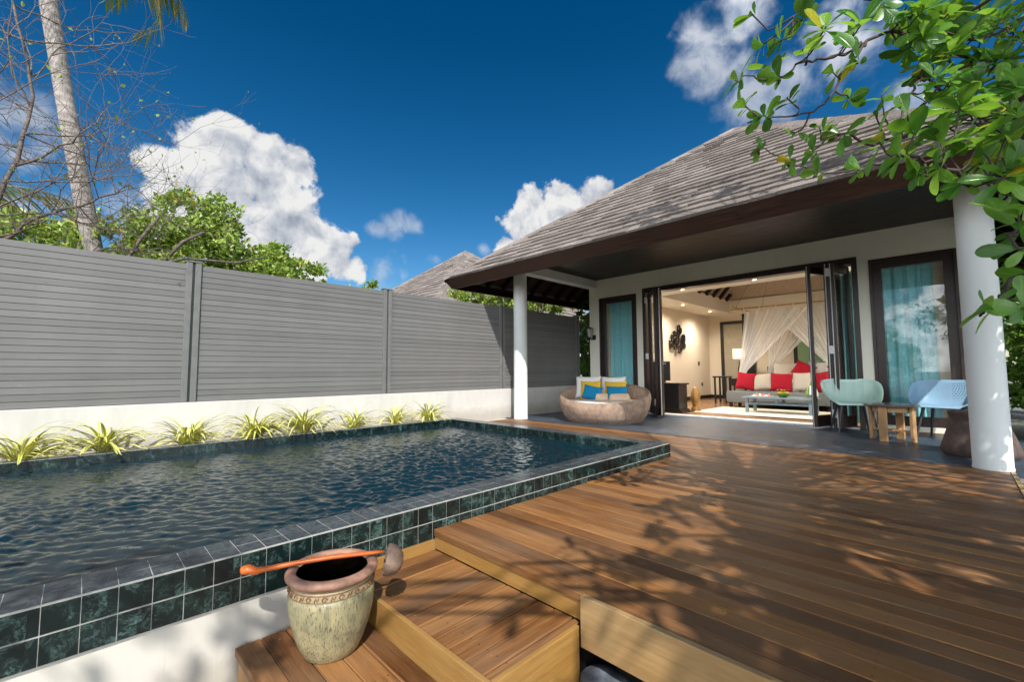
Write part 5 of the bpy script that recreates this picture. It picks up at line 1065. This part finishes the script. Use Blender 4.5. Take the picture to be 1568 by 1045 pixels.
# ------------------------------------------------------------------ inside the room
# sofa at the foot of the bed
FZ0 = 0.021
sf = empty('sofa', (-2.75, 11.4, FZ0), 'low grey upholstered bench sofa at the foot of the bed', 'sofa')
MB().box(-3.90, -1.45, 11.05, 11.80, .14, .40, .025).build('seat', M_sofa, sf, smooth=True)
for x in (-3.82, -1.55):
    for y in (11.12, 11.72): MB().box(x - .03, x + .03, y - .03, y + .03, FZ0, .139).build('leg', M_black_wood, sf)
SG = 'cushions along the bench sofa'
cs = [(-3.62, .46, M_red, 'crimson cushion at the left end of the bench sofa', .12), (-3.25, .44, M_beige, 'beige cushion between the two left crimson cushions', -.10), (-2.85, .46, M_red, 'crimson cushion upright left of the sofa middle', .03), (-2.42, .48, M_beige, 'beige cushion in the middle of the bench sofa', -.04), (-1.98, .48, M_red, 'crimson cushion leaning behind the ice bucket', -.25), (-1.62, .44, M_beige, 'beige cushion at the right end, behind the door edge', .1)]
for i, (x, s, m, lb, ro) in enumerate(cs): pillow('cushion', (x, 11.52 + .02 * (i % 2), .40), s, s * .95, .15, .05 * (i % 3 - 1), -.25, m, lb, group=SG, roll=ro, seed=20 + i)
bed = empty('bed', (-2.8, 13.0, FZ0), 'white made bed under the net canopy', 'bed')
MB().box(-3.75, -1.85, 11.88, 14.0, .12, .36, .02).build('base', M_black_wood, bed); MB().box(-3.72, -1.88, 11.9, 14.0, .362, .66, .06).build('mattress', M_white, bed, smooth=True); MB().box(-3.8, -1.8, 14.02, 14.1, .1, 1.0, .01).build('headboard', M_black_wood, bed)
pillow('pillow', (-3.25, 13.70, .66), .72, .46, .2, 0, -.35, M_beige, 'beige bed pillow at the left of the bed head', 'pillow', 'bed pillows', seed=31)
pillow('pillow', (-2.35, 13.72, .66), .85, .48, .2, 0, -.35, M_white, 'white bed pillow right of the crimson one', 'pillow', 'bed pillows', seed=32)
pillow('pillow', (-2.80, 13.40, .66), .50, .40, .16, 0, -.35, M_red, 'crimson cushion tilted on the bed between the net drapes', 'cushion', 'bed pillows', roll=.45, seed=33)
pillow('pillow', (-2.02, 13.40, .66), .46, .40, .16, 0, -.35, M_red, 'crimson cushion on the bed behind the right drape', 'cushion', 'bed pillows', roll=-.4, seed=34)
# net canopy
cn = empty('bed_canopy', (-2.8, 11.95, 2.45), 'white mosquito net canopy tied back from a bamboo pole over the bed', 'canopy')
M_bamboo = simple('bamboo_pole', (0.46, 0.28, 0.12), 0.45, 0.2, 12); b = MB()
for y in (11.93, 13.95): b.tube([(-4.02, y, 2.46), (-1.60, y, 2.46)], .02, 8)
for x in (-3.9, -1.72): b.tube([(x, 11.75, 2.50), (x, 14.1, 2.50)], .02, 8)
b.build('pole', M_bamboo, cn, smooth=True)
b = MB()
for x, y in ((-3.9, 11.93), (-1.72, 11.93), (-3.9, 13.95), (-1.72, 13.95)): b.tube([(x, y, 2.5), (mxx, myy, 4.2)], .004, 5)
b.build('cord', M_black, cn)
for k in range(6): x = -3.7 + k * .36; MB().tube([(x, 11.93, 2.39), (x, 11.90, 2.44), (x, 11.93, 2.487), (x, 11.96, 2.44), (x, 11.93, 2.39)], .010, 5).build('tie_loop', M_white, cn)
def drape(xa, xb, xt, zt, y0, seed, n=6):
    rg2 = random.Random(seed); ph = rg2.uniform(0, 6)
    def f(u, v):
        k = min(1.0, v / .78); g_ = k ** 1.05; xtop = xa + (xb - xa) * u; w_ = .16 * (u - .5); xg = xt + w_; x = xtop + (xg - xtop) * g_
        z = 2.40 + (zt - 2.40) * k
        if v > .78: q = (v - .78) / .22; z = zt + (0.45 - zt) * q; x = xt + w_ * (1 + 1.3 * q)
        return (x, y0 + .045 * (1 - .4 * k) * math.sin(n * 6.283 * u + ph) + .02 * math.sin(23 * u + 4 * v), z - .03 * abs(math.sin(5 * math.pi * u)) * (1 - k))
    return MB().grid(f, 110, 30)
drape(-3.70, -2.30, -3.80, .86, 11.93, 1).build('net_drape', M_net, cn, smooth='all'); drape(-3.15, -1.75, -1.84, .90, 11.99, 2).build('net_drape', M_net, cn, smooth='all')
drape(-3.70, -2.3, -3.66, .95, 13.9, 3).build('net_drape', M_net, cn, smooth='all'); drape(-3.0, -1.8, -1.9, .95, 13.9, 4).build('net_drape', M_net, cn, smooth='all')
# coffee table with snacks and drinks
ct = empty('coffee_table', (-2.53, 10.1, FZ0), 'low blue grey slatted coffee table on the cream rug', 'table')
b = MB()
for k in range(5): b.box(-3.16, -1.90, 9.80 + k * .122, 9.80 + k * .122 + .114, .325, .352, .003)
b.build('tabletop', M_bluewood, ct)
for x in (-3.10, -1.99):
    for y in (9.83, 10.33): MB().box(x, x + .055, y, y + .055, FZ0, .324).build('leg', M_bluewood, ct)
b = MB()
for y in (9.845, 10.345): b.box(-3.044, -1.991, y, y + .025, .20, .235); b.box(-2.56, -2.50, y, y + .025, .236, .324)
for x in (-3.085, -1.975): b.box(x, x + .025, 9.886, 10.329, .20, .235)
b.build('stretcher', M_bluewood, ct)
tz = .353
pl = empty('fruit_platter', (-2.83, 10.02, tz), 'white platter of pink snacks on the coffee table', 'plate'); MB().lathe([(0, 0), (.14, 0), (.17, .012), (.165, .016), (0, .006)], (-2.83, 10.02, tz), 28, None, 1.25, .7).build('dish', M_white, pl, smooth=True)
M_pinkf = simple('pink_fruit', (0.55, 0.18, 0.12), .5, .4, 60, co='obj'); M_orf = simple('orange_petal', (0.72, 0.24, 0.03), .5, .3, 60, co='obj'); M_grf = simple('green_fruit', (0.20, 0.36, 0.04), .45, .3, 40, co='obj')
for k in range(9):
    a = k * .7; q = Vector((-2.83 + .15 * (k / 8 - .5) * 2, 10.02 + .05 * math.sin(k * 2.1), tz + .026 + .018 * (k % 2))); MB().lathe([(0, -.02), (.02, -.012), (.026, 0), (.018, .014), (0, .02)], q, 10).build('fruit_piece', M_pinkf if k % 3 else M_white, pl, smooth=True)
fb = empty('fruit_bowl', (-2.45, 10.02, tz), 'green bowl of fruit with an orange lily on the coffee table', 'bowl'); M_grb = simple('green_glass_bowl', (0.16, 0.30, 0.03), .2, .1)
MB().lathe([(0, 0), (.05, 0), (.09, .03), (.135, .075), (.13, .076), (.085, .035), (0, .012)], (-2.45, 10.02, tz), 28).build('dish', M_grb, fb, smooth=True)
for k in range(6):
    a = k * 1.05; q = (-2.45 + .065 * math.cos(a), 10.02 + .065 * math.sin(a), tz + .085); MB().lathe([(0, -.04), (.028, -.028), (.04, 0), (.028, .028), (0, .04)], q, 12).build('fruit', M_grf if k % 2 else M_orf, fb, smooth=True)
V = []; F = []; leafV_, leafF_ = leafV, leafF; leafV, leafF = [], []
for k in range(6): a = k * 1.047; big_leaf(Vector((-2.46, 10.0, tz + .13)), Vector((math.cos(a), math.sin(a), .7)), Vector((0, 0, 1)), .12, .05, .5)
MB().add(leafV, leafF).build('lily', M_orf, fb, smooth='all')
for i, (x, y) in enumerate(((-2.28, 10.12), (-2.20, 9.98))): tag(MB().lathe([(0, 0), (.03, 0), (.03, .004), (.005, .008), (.004, .08), (.018, .10), (.026, .14), (.022, .19), (.0205, .19), (.024, .14), (.016, .104), (0, .098)], (x, y, tz), 18).build('champagne_flute', M_clear, smooth=True), ['champagne flute farther from the ice bucket on the coffee table', 'champagne flute nearer the bare table end'][i], 'glass', 'flutes on the coffee table')
ib = empty('ice_bucket', (-2.02, 10.05, tz), 'glass ice bucket with white napkin and bottle on the coffee table', 'bucket')
MB().lathe([(0, 0), (.075, 0), (.095, .17), (.091, .17), (.072, .01), (0, .008)], (-2.02, 10.05, tz), 24).build('pail', M_clear, ib, smooth=True)
MB().tube([(-2.05, 10.05, tz + .03), (-2.0, 10.05, tz + .2), (-1.99, 10.05, tz + .24), (-1.965, 10.05, tz + .33)], [.04, .04, .018, .015], 14).build('bottle', M_grb, ib, smooth=True)
def nap(u, v): a = u * 2.2 - 1.6; r = .07 + .05 * v + .012 * math.sin(u * 14); return (-1.985 + r * math.cos(a), 10.05 + r * math.sin(a), tz + .23 - .17 * v + .02 * math.sin(u * 9))
MB().grid(nap, 24, 10).build('napkin', M_white, ib, smooth='all', solid=.004)
# rugs
tag(MB().box(-3.95, -1.2, 9.25, 10.98, FZ0, .033, .004).build('rug', M_rug), 'cream pile rug under the coffee table', 'rug'); tag(MB().box(-2.75, -1.25, 9.1, 9.9, .0335, .040, .002).build('rug', M_rug2), 'grey runner overlapping the cream rug near the doors', 'rug')
# lamps by the bed
M_shade = emis('lit_lamp_shade', (1.0, 0.80, 0.52), 0.9)
def bedside(x, y, label, lb2):
    t_ = empty('bedside_table', (x, y, FZ0), lb2, 'table', 'bedside tables'); MB().box(x - .25, x + .25, y - .22, y + .22, .62, .66, .004).build('tabletop', M_black_wood, t_)
    for sx in (-1, 1):
        for sy in (-1, 1): MB().box(x + sx * .22 - .02, x + sx * .22 + .02, y + sy * .19 - .02, y + sy * .19 + .02, FZ0, .619).build('leg', M_black_wood, t_)
    MB().box(x - .199, x + .199, y - .16, y + .16, .45, .6195).build('drawer', M_black_wood, t_)
    l_ = empty('table_lamp', (x, y, .661), label, 'lamp', 'lit bedside lamps'); MB().lathe([(0, 0), (.08, 0), (.08, .02), (.03, .06), (.05, .25), (.02, .40), (.012, .52), (0, .52)], (x, y, .661), 20).build('base', M_black_wood, l_, smooth=True)
    MB().lathe([(.165, .58), (.165, .86)], (x, y, .661), 28, None, 1, .8).build('shade', M_shade, l_, smooth=True); l_.data if False else None
    lamp_light('bedside_bulb', 'POINT', (x, y, 1.36), 22, (1.0, 0.74, 0.45), .05)
bedside(-4.45, 13.75, 'lit drum shade lamp left of the bed net', 'black bedside table under the left lit lamp'); bedside(-1.25, 13.75, 'lit drum shade lamp right of the bed, seen through the net', 'black bedside table under the right lit lamp')
for o in [o for o in bpy.data.objects if o.type == 'MESH' and o.name.startswith('shade') and o.parent and o.parent.name.startswith('table_lamp')]:
    o.data.polygons.foreach_set('use_smooth', [True] * len(o.data.polygons))
# wall sculpture of round shells
art = empty('wall_sculpture', (IX0, 12.1, 1.7), 'cluster of dark glossy rings hung as wall sculpture on beige wall', 'wall art'); rg = random.Random(8); M_gloss = simple('black_glossy_shell', (0.02, 0.015, 0.012), .12, .3); M_gold = simple('gold_shell', (0.30, 0.16, 0.045), .45, .4, metal=.3)
for k in range(24):
    a = rg.uniform(0, 6.28); q = rg.random() ** .6; y = 12.08 + .55 * q * math.cos(a) * (1 if rg.random() < .8 else 1.15); z = 1.70 + .33 * q * math.sin(a) * (1.2 if abs(math.cos(a)) < .5 else .75); r = rg.uniform(.06, .105); xx = IX0 + .03 + .02 * (k % 3)
    MB().tube([(xx + .01 * math.sin(t_), y + r * .85 * math.cos(t_), z + r * 1.15 * math.sin(t_)) for t_ in np.linspace(0, 6.283, 18)], .026, 7, False).build('ring', M_gold if (y > 12.45 and k % 2) else M_gloss, art, smooth=True)
# dark cabinet and carved figure by the left wall, console and switches
cb_ = empty('cabinet', (-4.4, 9.05, FZ0), 'black low cabinet with flared foot inside the left door leaf', 'cabinet'); MB().box(-4.95, -4.03, 8.85, 9.30, .60, .635, .004).build('top', M_black_wood, cb_); MB().box(-4.93, -4.07, 8.88, 9.28, .10, .599, .004).build('carcass', M_black_wood, cb_); MB().prism([(-4.94, FZ0), (-3.98, FZ0), (-4.06, .099), (-4.92, .099)], 'y', 8.86, 9.29).build('plinth', M_black_wood, cb_)
tag(MB().box(-4.93, -4.36, 9.10, 9.14, .68, 1.10, .008).box(-4.8, -4.5, 9.02, 9.2, .636, .6795).build('television', M_black), 'flat black television standing on the black cabinet', 'television')
tag(MB().lathe([(0, 0), (.09, 0), (.10, .04), (.06, .12), (.10, .26), (.09, .40), (.05, .50), (0, .52)], (-3.98, 9.48, FZ0), 20).build('carved_stand', M_gold, smooth=True), 'golden brown carved wooden stand beside the black cabinet', 'stand')
cn_ = empty('console_table', (-4.5, 12.6, FZ0), 'narrow black console table by the sofa left end', 'table'); MB().box(-4.68, -4.32, 12.3, 12.75, .70, .74, .004).build('tabletop', M_black_wood, cn_)
for x in (-4.66, -4.38):
    for y in (12.34, 12.69): MB().box(x, x + .04, y, y + .04, FZ0, .699).build('leg', M_black_wood, cn_)
tag(MB().box(IX0 + .001, IX0 + .02, 13.5, 13.58, 1.05, 1.17, .004).build('light_switch', M_black), 'small dark switch plate on the beige wall near its corner', 'switch', 'wall fittings'); tag(MB().box(IX0 + .001, IX0 + .02, 13.7, 13.78, .42, .52, .004).build('light_switch', M_black), 'small dark socket plate low on the beige wall', 'socket', 'wall fittings')
